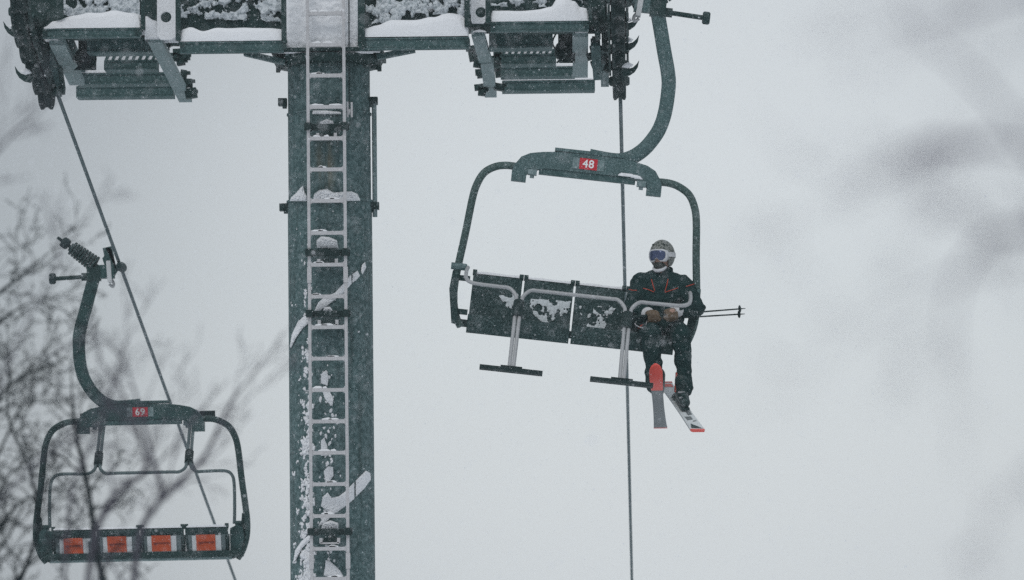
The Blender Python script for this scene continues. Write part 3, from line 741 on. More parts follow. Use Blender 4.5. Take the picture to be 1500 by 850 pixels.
rndc = random.Random(5)
def chair(num, label, loc, ry, rz, bar_up, zb0, zb1, seat_lip, HM, FM):
    root = bpy.data.objects.new("chairlift_chair", None); col.objects.link(root)
    tag(root, label, "chairlift chair", "chairs hanging from the lift")
    root.matrix_world = Matrix.Translation(loc) @ Matrix.Rotation(ry, 4, 'Y') @ Matrix.Rotation(rz, 4, 'Z')
    # hanger arm
    arm_pts = spline([(.0, 0, .10), (.18, 0, .085), (.30, 0, .09), (.40, 0, .13), (.49, 0, .20), (.565, 0, .295), (.635, 0, .43), (.672, 0, .60), (.680, 0, .83), (.660, 0, .97), (.60, 0, 1.18), (.545, 0, 1.38), (.505, 0, 1.52)], 6)
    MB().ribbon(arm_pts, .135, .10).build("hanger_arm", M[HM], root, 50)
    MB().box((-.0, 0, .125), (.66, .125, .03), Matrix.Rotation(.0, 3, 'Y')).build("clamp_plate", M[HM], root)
    # bridge
    o_ = [(-.715, -.215), (-.715, -.12), (-.695, -.06), (-.64, .02), (-.56, .062), (-.45, .085), (-.30, .103), (0, .108)]
    top = o_ + [(-x, z) for x, z in o_[:-1][::-1]]
    bot = [(.575, -.215), (.575, -.145), (.545, -.115), (.47, -.085), (.40, -.068), (-.40, -.068), (-.47, -.085), (-.545, -.115), (-.575, -.145), (-.575, -.215)]
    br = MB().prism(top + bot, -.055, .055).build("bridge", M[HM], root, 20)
    MB().box((0, 0, -.098), (.92, .085, .056)).build("lower_rail", M['steel'], br)
    for s_ in (-1, 1):
        c = MB(); c.box((s_ * .52, -.03, -.118), (.085, .10, .05)); c.box((s_ * .52, -.03, -.155), (.04, .06, .03)); c.build("clip", M['steel_pale'], br)
    # number plate on both faces
    for s_ in (-1, 1):
        yy = s_ * .057
        tp = MB().box((0, yy, .015), (.30, .004, .105)).build("tape_strip", M['steel_pale'], br)
        pl = MB().box((0, yy + s_ * .004, .015), (.170, .008, .105)).build("number_plate", M['red'], br)
        me = text_mesh(num, .105); me.materials.append(M['white'])
        t_ = bpy.data.objects.new("number", me); col.objects.link(t_); t_.parent = br
        t_.matrix_local = Matrix.Translation((0, yy + s_ * .0095, .013)) @ Matrix.Rotation(0 if s_ < 0 else math.pi, 4, 'Z') @ Matrix.Rotation(math.pi / 2, 4, 'X')
    # side frames
    tube_pts = [(-.66, 0, -.075), (-.78, 0, -.075), (-.88, 0, -.10), (-.985, .0, -.165), (-1.05, .0, -.275), (-1.085, .0, -.42), (-1.12, .02, -.75), (-1.16, .05, -1.06), (-1.178, .08, -1.24), (-1.17, .10, -1.40), (-1.125, .10, -1.55), (-1.065, .08, -1.64)]
    for s_ in (-1, 1):
        k_ = 1 if bar_up else (.965 if s_ < 0 else .992)
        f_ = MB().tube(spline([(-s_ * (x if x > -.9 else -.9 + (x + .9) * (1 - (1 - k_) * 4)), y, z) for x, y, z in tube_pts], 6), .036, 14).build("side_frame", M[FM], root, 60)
        a_ = MB(); a_.prism([(s_ * 1.17, -1.12), (s_ * 1.185, -1.30), (s_ * 1.13, -1.62), (s_ * 1.07, -1.63), (s_ * 1.10, -1.35), (s_ * 1.12, -1.14)], .03, .07); a_.build("side_plate", M['steel_dark'], f_)
        p_ = MB(); p_.lathe((s_ * 1.17, .02, zb0 + .02), (s_, 0, 0), [(.03, -.13), (.034, -.11), (.034, .02)], 12); p_.build("bar_pivot", M[HM], f_)
        j_ = MB(); j_.box((s_ * 1.06, .1, zb0 - .08), (.12, .06, .05)); j_.box((s_ * 1.06, .1, -1.50), (.14, .06, .05)); j_.build("joint", M['steel_dark'], f_)
    # cross beam carrying the seats
    MB().box((0, .20, -1.60 if seat_lip else -1.585), (2.16, .05, .07)).build("seat_beam", M['steel_dark'], root)
    # four seats
    wseg = 1.94 / 4
    for k in range(4):
        x0 = -.985 + k * (1.97 / 4) + .010; x1 = x0 + 1.97 / 4 - .020; xc = (x0 + x1) / 2
        lean = .14
        zm = zb1
        prof = [(.10, zm), (.10 + lean * .5, (zm + zb0) / 2), (.10 + lean, zb0 - .03), (.125 + lean, zb0), (.15 + lean, zb0 - .02), (.165 + lean, zb0 - .05), (.16 + lean * .45, (zm + zb0) / 2), (.15, zm)]
        mb = MB(); mb.add([(x, y, z) for x in (x0, x1) for y, z in prof], [tuple(range(8)), tuple(range(15, 7, -1))] + [(i, i + 8, (i + 1) % 8 + 8, (i + 1) % 8) for i in range(8)])
        bk = mb.build("backrest", M['seat'], root, 30)
        for xx in (x0 + .012, x1 - .012):
            h_ = MB(); h_.lathe((xx, .125 + lean, zb0 - .002), (1, 0, 0), [(.030, -.020), (.030, .020)], 10); h_.build("hinge", M['steel_dark'], bk)
        # snow line on the top edge
        s_ = MB(); heap(s_, x0 + .015, x1 - .015, .105 + lean, .155 + lean, zb0 - .012, [(0, .012), (.3, .02), (.7, .015), (1, .02)], k, 24, 4); s_.build("snow_cap", M['snow'], bk, 180)
        if seat_lip:
            sp_ = [(.12, zm + .03), (-.12, zm + .035), (-.30, zm + .02), (-.355, zm - .02), (-.37, zm - .08), (-.365, zm - .150), (-.345, zm - .158), (-.33, zm - .09), (-.28, zm - .05), (.12, zm - .03)]
            n = len(sp_)
        else:                                        # empty: the pan springs up against the back
            sp_ = [(.09, zm + .02), (.06, zm + .10), (.04, zb0 - .10), (.0, zb0 - .09), (.0, zm + .05), (.04, zm)]
            n = len(sp_)
        mb = MB(); mb.add([(x, y, z) for x in (x0, x1) for y, z in sp_], [tuple(range(n)), tuple(range(2 * n - 1, n - 1, -1))] + [(i, i + n, (i + 1) % n + n, (i + 1) % n) for i in range(n)])
        se = mb.build("seat", M['seat'], root, 30)
        if not seat_lip:                             # rear of the backrest: frame, rails and a sticker
            yb = lambda z: .165 + lean * max(0, min(1, (z - zm) / (zb0 - zm))) + .002
            zt = zb0 - .105 + rndc.uniform(-.006, .006); xo = xc + rndc.uniform(-.01, .01)
            def plate(name, xa, xb, za, zb_, off, m_, par):
                mb = MB(); vs = []
                for d in (off, off + .006):
                    for x, z in ((xa, za), (xb, za), (xb, zb_), (xa, zb_)): vs.append((x, yb(z) + d, z))
                mb.add(vs, [(0, 1, 2, 3), (7, 6, 5, 4), (0, 4, 5, 1), (1, 5, 6, 2), (2, 6, 7, 3), (3, 7, 4, 0)]); return mb.build(name, m_, par, 0)
            plate("rear_frame", xc - .205, xc + .205, zt - .215, zt + .008, .004, M['rear_grey'], bk)
            plate("sticker", xo - .162, xo + .160, zt - .198, zt, .012, M['sticker'], bk)
            plate("sticker", xo - .100, xo + .112, zt - .168, zt + .008, .020, M['orange'], bk)
            mk = MB(); mk.lathe((xo + .070, yb(zt - .08) + .026, zt - .08), (0, 1, 0), [(.020, 0), (.020, .004)], 12)
            for q in range(8): mk.box((xo + .040 - q * .017, yb(zt - .08) + .030, zt - .078), (.0115, .004, .016 if q % 2 else .025))
            mk.build("sticker_print", M['orange_dark'], bk)
    if not seat_lip:
        MB().box((0, .185, zb1 - .018), (2.02, .05, .035)).build("bottom_rail", M['steel_pale'], root)
    if not seat_lip:
        for s_ in (-1, 1):
            e_ = MB(); e_.prism([(s_ * .99, zb0 - .03), (s_ * 1.07, zb0 + .01), (s_ * 1.13, zb0 - .02), (s_ * 1.15, zb0 - .14), (s_ * 1.10, zb1 + .01), (s_ * 1.02, zb1 - .03), (s_ * .99, zb1 - .01)], .10, .16)
            e_.build("end_plate", M[HM], root, 20)
            for z in (zb0 - .06, zb1 + .06): MB().lathe((s_ * 1.05, .16, z), (0, 1, 0), [(.022, 0), (.022, .02)], 8).build("bolt", M['steel_dark'], root)
    # restraint bar, built lowered about its pivot and turned up when open
    BM = 'alu_dark' if bar_up else 'alu'
    rb = sub("restraint_bar", root)
    pz = zb0 + .02; py_ = .02; ang = R(96) if bar_up else 0
    def T(x, y, z):
        y, z = y - py_, z - pz; c_, s_ = math.cos(ang), math.sin(ang)
        yy, zz_ = y * c_ + z * s_, -y * s_ + z * c_
        return Vector((x, py_ + yy, pz + zz_))
    ra = .0185
    RZ = pz - .19                                     # rail height when lowered
    RY = -.56
    pd = Vector((0, -math.cos(R(54)), -math.sin(R(54))))
    J = lambda x: Vector((x, RY, RZ)) + pd * .19      # where the rails meet the post
    for s_ in (-1, 1):
        w_ = .055 if s_ > 0 and not bar_up else 0
        a = [(s_ * 1.03 + w_, .02, pz), (s_ * 1.035 + w_, -.14, pz - .035), (s_ * 1.03 + w_, -.42, pz - .12), (s_ * 1.0 + w_, -.52, pz - .165), (s_ * .92 + w_ * .8, RY, RZ + .005), (s_ * .70, RY, RZ), (s_ * .61, RY, RZ - .005), (s_ * .545, RY - .04, RZ - .07), tuple(J(s_ * .53))]
        MB().tube([T(*p) for p in spline(a, 6)], ra, 10).build("side_rail", M[BM], rb, 60)
    a = [tuple(J(-.49)), (-.475, RY - .04, RZ - .07), (-.41, RY, RZ - .005), (-.32, RY, RZ), (0, RY, RZ), (.32, RY, RZ), (.41, RY, RZ - .005), (.475, RY - .04, RZ - .07), tuple(J(.49))]
    MB().tube([T(*p) for p in spline(a, 6)], ra, 10).build("middle_rail", M[BM], rb, 60)
    for s_ in (-1, 1):
        x = s_ * .51; j = J(x)
        e = j + pd * .78
        po = MB()
        for dx in (-.021, .021): po.tube([T(x + dx, *j[1:]), T(x + dx * .9, *e[1:])], ra, 10)
        po.build("post", M[BM], rb, 60)
        c0, c1 = j - pd * .03, j + pd * .15
        MB().tube([T(x, *c0[1:]), T(x, *c1[1:])], .05, 12).build("sleeve", M['black'], rb, 60)
        fo = MB(); f0 = e + pd * .01
        c = T(x, *f0[1:]); rm = Matrix.Rotation(-ang, 3, 'X')
        fo.box(c, (.52 if bar_up else .58, .10, .035), rm @ Matrix.Rotation(R(-8), 3, 'X')); fo.box(c + rm @ Vector((0, 0, .025)), (.20, .06, .03), rm)
        fo.build("footrest", M['black'], rb)
    # grip
    gp = sub("grip", root)
    MB().box((.50, 0, 1.58), (.15, .13, .16)).build("grip_block", M['steel_dark'], gp)
    mb = MB(); mb.tube([(.56, 0, 1.55), (.93, 0, 1.535)], .024, 12); mb.lathe((.60, 0, 1.548), (1, 0, 0), [(.045, -.03), (.045, .04)], 8)
    mb.lathe((.93, 0, 1.535), (1, 0, 0), [(.05, 0), (.062, .012), (.062, .06), (.05, .072)], 8); mb.build("release_lever", M['steel_dark'], gp)
    sd = Vector((.40, 0, .30)).normalized(); s0 = Vector((.44, 0, 1.65))
    mb = MB(); mb.tube([s0, s0 + sd * .50], .020, 10)
    for i in range(9):
        mb.lathe(s0 + sd * (.07 + .037 * i), sd, [(.04, -.004), (.098 - .002 * i, -.010), (.098 - .002 * i, .010), (.04, .004)], 16)
    mb.tube([s0 + sd * .05, s0 + sd * .40], .05, 12)
    mb.lathe(s0 + sd * .47, sd, [(.05, -.045), (.062, -.03), (.062, .03), (.05, .045)], 8); mb.lathe(s0 + sd * .55, sd, [(.018, -.05), (.018, .03)], 8)
    mb.build("spring", M['steel_dark'], gp)
    mb = MB(); mb.box((.36, 0, 1.60), (.18, .12, .15)); mb.prism([(.40, 1.75), (.30, 1.86), (.36, 1.87), (.27, 1.68), (.24, 1.60), (.34, 1.56)][::-1], -.05, .05); mb.box((.335, .0, 1.82), (.10, .09, .11), Matrix.Rotation(.2, 3, 'Y'))
    mb.tube(spline([(.30, 0, 1.56), (.255, 0, 1.63), (.21, 0, 1.65)], 5), .035, 10); mb.build("jaw_housing", M[HM], gp)
    for s_ in (-1, 1): MB().box((.325, s_ * .064, 1.60), (.05, .006, .24), Matrix.Rotation(.06, 3, 'Y')).build("grip_tag", M['sticker'], gp)
    mb = MB(); mb.lathe((.19, 0, 1.65), (0, 1, 0), [(.03, -.24), (.047, -.16), (.055, -.05), (.055, .05), (.047, .16), (.03, .24)], 12); mb.build("jaw", M['steel_dark'], gp)
    mb = MB(); mb.tube(spline([(.31, 0, 1.52), (.28, 0, 1.47), (.29, 0, 1.43), (.33, 0, 1.46)], 5), .016, 8); mb.build("hook", M['alu'], gp)
    return root

D48 = 36.5
C48 = chair("48", "grey-green four-seat chair numbered 48, bar lowered, tilted under a skier", W(861.5, 244, D48), R(6.9), 0, False, -1.10, -1.56, True, 'hanger', 'frame')
D69 = 43.0
C69 = chair("69", "empty dark four-seat chair numbered 69, bar raised, orange stickers on its back", W(206, 606, D69), R(-.6), math.pi, True, -1.275, -1.615, False, 'hanger_dark', 'frame_dark')

# snow rubbed onto the backrests of chair 48
bks = [o for o in C48.children if o.name.startswith("backrest")]
def backy(z): return .10 + .14 * max(0, min(1, (z + 1.56) / .46))
patches = [(0, [(-.72, -1.30), (-.53, -1.26), (-.51, -1.36), (-.50, -1.47), (-.60, -1.45)], -.15),
           (1, [(-.46, -1.30), (-.02, -1.28), (-.03, -1.40), (-.10, -1.44), (-.24, -1.54), (-.36, -1.46)], -.16),
           (2, [(.03, -1.30), (.42, -1.29), (.36, -1.40), (.32, -1.52), (.18, -1.55), (.10, -1.44)], -.12)]
for k, pl, thr in patches:
    s_ = MB(); snow_patch(s_, pl, lambda u, v, h: Vector((u, backy(v) - h - .001, v)), .014, .006, .06, thr=thr - .06, nf=17, seed=k + 3, ragged=1.0)
    s_.build("stuck_snow", M["snow_thin"], bks[k], 180)["kind"] = "stuff"

bridge48 = [o for o in C48.children if o.name.startswith("bridge")][0]
s_ = MB(); snow_patch(s_, [(.28, -.066), (.30, -.035), (.36, -.022), (.42, -.030), (.50, -.04), (.54, -.075), (.48, -.08), (.40, -.066)], lambda u, v, h: Vector((u, -.056 - h, v)), .012, .006, .02, nf=16, seed=4, ragged=.9, grow=.2)
s_.build("stuck_snow", M['snow'], bridge48, 180)["kind"] = "stuff"

# ------------------------------------------------------------------ the skier
def remesh(mb, vox, it=6, fold=0, ff=11, seed=0):
    o = bpy.data.objects.new("tmp", mb.mesh("tmp", 0)); col.objects.link(o)
    r_ = o.modifiers.new("r", 'REMESH'); r_.mode = 'VOXEL'; r_.voxel_size = vox
    s_ = o.modifiers.new("s", 'SMOOTH'); s_.iterations = it; s_.factor = .5
    dg = bpy.context.evaluated_depsgraph_get(); me = bpy.data.meshes.new_from_object(o.evaluated_get(dg))
    bpy.data.objects.remove(o)
    if fold:
        ns = [v.normal.copy() for v in me.vertices]
        for v, n in zip(me.vertices, ns):
            p = v.co; k = noise.noise(Vector((p.x * ff, p.y * ff, p.z * ff * 1.5 + seed))) + .5 * noise.noise(Vector((p.x * ff * 2.1, p.y * ff * 2.1, p.z * ff * 3 + seed)))
            v.co = p + n * k * fold
    for p in me.polygons: p.use_smooth = True
    return me
def link(name, me, m_, parent):
    me.name = name; o = bpy.data.objects.new(name, me); col.objects.link(o); me.materials.append(m_); o.parent = parent; return o

P0 = W(969, 500, D48 - .12)                           # on the seat, under the hips
hip = Vector((0, .02, .10))
shL, shR = Vector((-.185, .09, .555)), Vector((.215, .09, .535))
elL, elR = Vector((-.27, -.02, .31)), Vector((.33, -.03, .31))
haL, haR = Vector((-.10, -.36, .225)), Vector((.085, -.36, .255))
knL, knR = Vector((-.115, -.42, .045)), Vector((.165, -.42, .03))
anL, anR = Vector((-.085, -.38, -.46)), Vector((.205, -.37, -.50))
HC = Vector((.015, .06, .80))                          # head centre
hy = R(-26); HR = Matrix.Rotation(hy, 3, 'Z')
# body: one continuous figure under the clothes
bd = MB()
bd.capsule(hip, (0.01, .08, .50), .12, .13); bd.capsule(shL, shR, .07, .07); bd.capsule((.015, .08, .55), HC - Vector((0, .0, .06)), .06, .058)
bd.ball(HC, (.078, .10, .118), 20, 14, HR); bd.ball(HC + HR @ Vector((0, -.045, -.07)), (.052, .05, .05), 14, 9, HR)
bd.ball(HC + HR @ Vector((0, -.105, -.015)), (.013, .022, .026), 10, 7, HR)   # nose
for s_ in (-1, 1): bd.ball(HC + HR @ Vector((s_ * .08, .01, -.01)), (.012, .022, .032), 8, 6, HR)
for a, e, h in ((shL, elL, haL), (shR, elR, haR)): bd.capsule(a, e, .055, .042); bd.capsule(e, h, .042, .03)
for s_, k_, a in ((-1, knL, anL), (1, knR, anR)): bd.capsule(hip + Vector((s_ * .09, 0, 0)), k_, .08, .058); bd.capsule(k_, a, .058, .04)
person = link("person", remesh(bd, .014, 3), M['skin'], None); person.location = P0
tag(person, "skier in dark jacket, patterned helmet and white goggles riding chair 48", "person")
# jacket
jk = MB()
jk.capsule((0, .0, .14), (.005, .045, .30), .155, .165); jk.capsule((.005, .045, .30), (.012, .085, .47), .165, .165)
jk.capsule((-.10, .03, .16), (-.12, .08, .46), .10, .11); jk.capsule((.11, .03, .16), (.14, .08, .45), .10, .115)
jk.capsule(shL + Vector((.03, 0, -.02)), shR + Vector((-.03, 0, -.02)), .098, .098); jk.capsule((-.05, .09, .59), (.08, .09, .585), .085, .085)
jk.capsule((.012, .085, .58), (.016, .08, .675), .088, .072); jk.capsule((.0, .09, .615), shL + Vector((.02, 0, 0)), .085, .10); jk.capsule((.03, .09, .615), shR + Vector((-.02, 0, 0)), .085, .10); jk.capsule((-.10, .05, .40), shL, .12, .10); jk.capsule((.12, .05, .40), shR, .12, .10); jk.capsule((-.04, .15, .60), (.08, .15, .60), .07, .07); jk.capsule((.05, .12, .64), (.075, .12, .68), .05, .045)                      # collar
for a, e, h in ((shL, elL, haL), (shR, elR, haR)):
    w_ = e.lerp(h, .80); jk.capsule(a, e, .102, .094); jk.capsule(e, w_, .092, .062)
me = remesh(jk, .011, 4, .018, 9, 1)
jacket = link("jacket", me, M['fabric'], person)
bvh = BVHTree.FromPolygons([v.co.copy() for v in me.vertices], [tuple(p.vertices) for p in me.polygons])
# trousers
tr = MB()
tr.capsule((-.09, .02, .10), (.10, .02, .10), .135, .135)
for s_, k_, a in ((-1, knL, anL), (1, knR, anR)):
    e = k_.lerp(a, .95)
    tr.capsule(hip + Vector((s_ * .10, 0, .0)), k_, .125, .098 if s_ > 0 else .105); tr.capsule(k_, k_.lerp(a, .5), .098, .088 if s_ < 0 else .078); tr.capsule(k_.lerp(a, .5), e, .086 if s_ < 0 else .074, .084 if s_ < 0 else .074)
me2 = remesh(tr, .011, 4, .018, 8, 7)
trousers = link("trousers", me2, M['fabric'], person)
bvh2 = BVHTree.FromPolygons([v.co.copy() for v in me2.vertices], [tuple(p.vertices) for p in me2.polygons])
# red zips laid on the cloth
def on_cloth(px, py, tree):
    c = W(px, py, 1.0); o = c * ((P0.y - 2.0) / c.y) - P0
    hit = tree.ray_cast(o, c.normalized())
    return hit[0] + Vector((0, -.004, 0)) if hit[0] else None
def zip_line(par, tree, pts, r=.0042):
    q = []
    for (a, b_) in zip(pts, pts[1:]):
        for k in range(7):
            f = k / 6; p = on_cloth(a[0] + (b_[0] - a[0]) * f, a[1] + (b_[1] - a[1]) * f, tree)
            if p: q.append(p)
    if len(q) > 2: MB().tube(q, r, 6).build("zip", M['redtrim'], par, 60)
zip_line(jacket, bvh, [(954, 409), (956.5, 418), (959, 426)]); zip_line(jacket, bvh, [(942, 422.5), (950, 424.5), (958, 428)])
zip_line(jacket, bvh, [(978.5, 409), (977, 417), (974, 427)]); zip_line(jacket, bvh, [(974, 428.5), (983, 425.5), (993, 422)])
zip_line(jacket, bvh, [(921, 424), (927, 425.5), (933, 425.5)]); zip_line(jacket, bvh, [(1005, 420), (1011, 418), (1018, 416)])
for pts in ([(933, 484), (937, 480), (942, 475)],): zip_line(trousers, bvh2, pts, .011); zip_line(jacket, bvh, pts, .011)
# gloves: palm, four fingers, thumb, pale cuff; closed on the poles
POLES = [(Vector((-.26, -.425, .205)), W(1092, 452, D48 - .25) - P0), (Vector((-.24, -.405, .175)), W(1091, 460, D48 - .22) - P0)]
for s_, e, h in ((-1, elL, haL), (1, elR, haR)):
    gl = MB(); d = (h - e).normalized(); right = Vector((1, 0, 0))
    ax = (POLES[0][1] - POLES[0][0]).normalized()          # fingers wrap round this axis
    t_ = max(0, min(1, (h - POLES[0][0]).dot(ax))); gc = POLES[0][0] + ax * ((h - POLES[0][0]).dot(ax))
    gc = gc.lerp(POLES[1][0] + ax * ((h - POLES[1][0]).dot(ax)), .5)
    up2 = Vector((0, -.3, 1)).normalized(); fw = ax.cross(up2).normalized()
    if fw.y > 0: fw = -fw
    up2 = (fw.cross(ax)).normalized()
    if up2.z < 0: up2 = -up2
    gl.capsule(h - d * .04, gc + up2 * .030 - fw * .03, .036, .040)
    gl.capsule(gc + up2 * .030 - fw * .03 - ax * .03, gc + up2 * .030 - fw * .03 + ax * .03, .034, .034)
    for q, (o2, ln) in enumerate(((-.042, .9), (-.014, 1.05), (.014, 1.0), (.042, .82))):
        b0 = gc + ax * o2 * 1.05
        pth = [b0 + up2 * .043 - fw * .01, b0 + up2 * .036 + fw * .032 * ln, b0 + fw * .046 * ln - up2 * .004, b0 - up2 * .036 * ln + fw * .026, b0 - up2 * .040 * ln - fw * .004]
        for i in range(4): gl.capsule(pth[i], pth[i + 1], .0185 - .001 * i, .0175 - .001 * i, 8)
    b0 = gc - ax * s_ * -.05
    gl.capsule(gc + up2 * .01 - fw * .03 - ax * s_ * .04, gc - ax * s_ * .066 + fw * .012 - up2 * .008, .021, .018, 8); gl.capsule(gc - ax * s_ * .066 + fw * .012 - up2 * .008, gc - ax * s_ * .05 + fw * .042 - up2 * .02, .018, .016, 8)
    link("glove", remesh(gl, .007, 2), M['tan'], person)
    cf = MB(); cf.tube([e.lerp(h, .72), e.lerp(h, .80), h - d * .03], [.062, .066, .050], 16); link("cuff", remesh(cf, .009, 3), M['cuff'], person)
# helmet
hm = MB(); n_u, n_v = 30, 16; vs, fs = [], []
C_ = HC + HR @ Vector((0, .015, .025))
for j in range(n_v + 1):
    for i in range(n_u):
        ph = 2 * math.pi * i / n_u
        d = Vector((math.sin(ph), -math.cos(ph), 0))          # ph=0 is the face
        low = .015 if abs((ph + math.pi) % (2 * math.pi) - math.pi) < .95 else -.105
        f = abs((ph + math.pi) % (2 * math.pi) - math.pi)
        k = max(0, min(1, (f - .75) / .45)); low = .030 * (1 - k) - .105 * k
        th_max = math.acos(max(-1, min(1, low / .148)))
        th = th_max * j / n_v
        p = Vector((d.x * math.sin(th) * .118, d.y * math.sin(th) * .140, math.cos(th) * .146))
        vs.append(C_ + HR @ p)
for j in range(n_v):
    for i in range(n_u): fs.append((j * n_u + i, j * n_u + (i + 1) % n_u, (j + 1) * n_u + (i + 1) % n_u, (j + 1) * n_u + i))
m_ = len(vs)                                                   # inner skin
vs += [C_ + (v - C_) * .90 for v in vs]
fs += [tuple(m_ + i for i in f[::-1]) for f in fs]
for i in range(n_u): a = n_v * n_u + i; b_ = n_v * n_u + (i + 1) % n_u; fs.append((a, b_, m_ + b_, m_ + a))
hm.add(vs, fs); helmet = hm.build("helmet", M['helmet'], person, 50)
vents = MB()
for s_ in (-1, 1): vents.ball(C_ + HR @ Vector((s_ * .055, -.085, .093)), (.012, .014, .006), 8, 6, HR @ Matrix.Rotation(-.6, 3, 'X'))
vents.build("vent", M['black'], helmet)
# goggles
def gface(x, z, off):                                           # wraps round the face
    y = -math.sqrt(max(.001, 1 - (x / .118) ** 2)) * .118
    return C_ + HR @ Vector((x, y - off, z))
def gshape(sc, dz=0):
    o_ = [(-.092, .010), (-.088, .030), (-.06, .040), (0, .042), (.06, .040), (.088, .030), (.092, .010), (.088, -.022), (.066, -.042), (.034, -.042), (.014, -.026), (0, -.020), (-.014, -.026), (-.034, -.042), (-.066, -.042), (-.088, -.022)]
    return [(x * sc[0], z * sc[1] - .012) for x, z in o_]
def shell(outl, o0, o1, name, m__, par):
    mb = MB(); n = len(outl)
    rings = []
    for (off, sc) in ((o0, 1.0), (o1, 1.0), (o1 + .004, .93)):
        rings.append([gface(x * sc, (z + .012) * sc - .012, off) for x, z in outl])
    vs = [p for r_ in rings for p in r_]; fs = []
    for a in range(2):
        for i in range(n): fs.append((a * n + i, a * n + (i + 1) % n, (a + 1) * n + (i + 1) % n, (a + 1) * n + i))
    # cap in vertical strips so that it stays curved
    top = 2 * n; pairs = [(0, 0)]
    up_i = [0, 1, 2, 3, 4, 5, 6]; dn_i = [0, 15, 14, 11, 8, 7, 6]
    for i in range(6):
        q = []
        for w_ in (up_i[i], up_i[i + 1], dn_i[i + 1], dn_i[i]):
            if w_ not in q: q.append(w_)
        if len(q) > 2: fs.append(tuple(top + w_ for w_ in q))
    fs += [(top + 14, top + 13, top + 12, top + 11), (top + 11, top + 10, top + 9, top + 8)]
    mb.add(vs, fs); return mb.build(name, m__, par, 40)
gg = shell(gshape((1.08, 1.42)), -.02, .022, "goggles", M['goggle'], person)
shell(gshape((.90, 1.12)), .012, .029, "lens", M['lens'], gg)
stp = MB(); sv = []
for i in range(25):
    f = .95 + (2 * math.pi - 1.9) * i / 24
    d = Vector((math.sin(f) * .122, -math.cos(f) * .144, 0))
    for dz in (-.028, .016): sv.append(C_ + HR @ (d + Vector((0, 0, dz + .002))))
for i in range(25): pass
n_ = len(sv); sv += [C_ + (p - C_) * 1.02 for p in sv]
ff = []
for i in range(24):
    a = 2 * i; ff += [(a, a + 1, a + 3, a + 2), (n_ + a, n_ + a + 2, n_ + a + 3, n_ + a + 1), (a, a + 2, n_ + a + 2, n_ + a), (a + 1, n_ + a + 1, n_ + a + 3, a + 3)]
ff += [(0, n_, n_ + 1, 1), (48, 49, n_ + 49, n_ + 48)]
stp.add(sv, ff); stp.build("strap", M['goggle'], gg, 40)
# scarf over mouth and pale chin guard
sc_ = MB(); sc_.ball(HC + HR @ Vector((0, -.055, -.078)), (.060, .058, .040), 16, 10, HR); sc_.ball(HC + HR @ Vector((0, -.03, -.10)), (.066, .066, .045), 16, 10, HR)
link("face_scarf", remesh(sc_, .008, 3), M['beard'], person)
cg = MB(); pts = [HC + HR @ Vector((math.sin(a) * .066, -.03 - math.cos(a) * .058, -.132 + .05 * (1 - math.cos(a)))) for a in [-1.3 + 2.6 * i / 14 for i in range(15)]]
cg.tube(pts, [.009 + .009 * math.cos(-1.3 + 2.6 * i / 14) for i in range(15)], 8); cg.build("chin_guard", M['goggle'], person, 60)
# boots
def boot(an, fwd, upv, roll_):
    side_ = fwd.cross(upv).normalized(); b_ = MB()
    b_.capsule(an + upv * .09 - fwd * .01, an - upv * .02 - fwd * .02, .072, .066)
    b_.capsule(an - upv * .06 - fwd * .07, an - upv * .075 + fwd * .17, .055, .050)
    b_.capsule(an - upv * .03, an - upv * .065 + fwd * .12, .062, .052)
    o = link("boot", remesh(b_, .009, 3), M['boot'], person)
    for q, (u_, f_) in enumerate(((.0, .085), (-.035, .15))):
        k = MB(); c = an + upv * u_ + fwd * f_
        k.beam(c - side_ * .01, c + side_ * .055, .011, .014, fwd)
        k.build("buckle", M['alu'], o)
    r_ = MB(); r_.beam(an + upv * .16 + side_ * .055 - fwd * .03, an - upv * .02 + side_ * .066, .03, .012, fwd); r_.build("trim", M['redtrim'], o)
    s2 = MB(); s2.beam(an - upv * .128 - fwd * .13, an - upv * .128 + fwd * .22, .075, .022, side_)
    s2.build("sole", M['boot'], o)
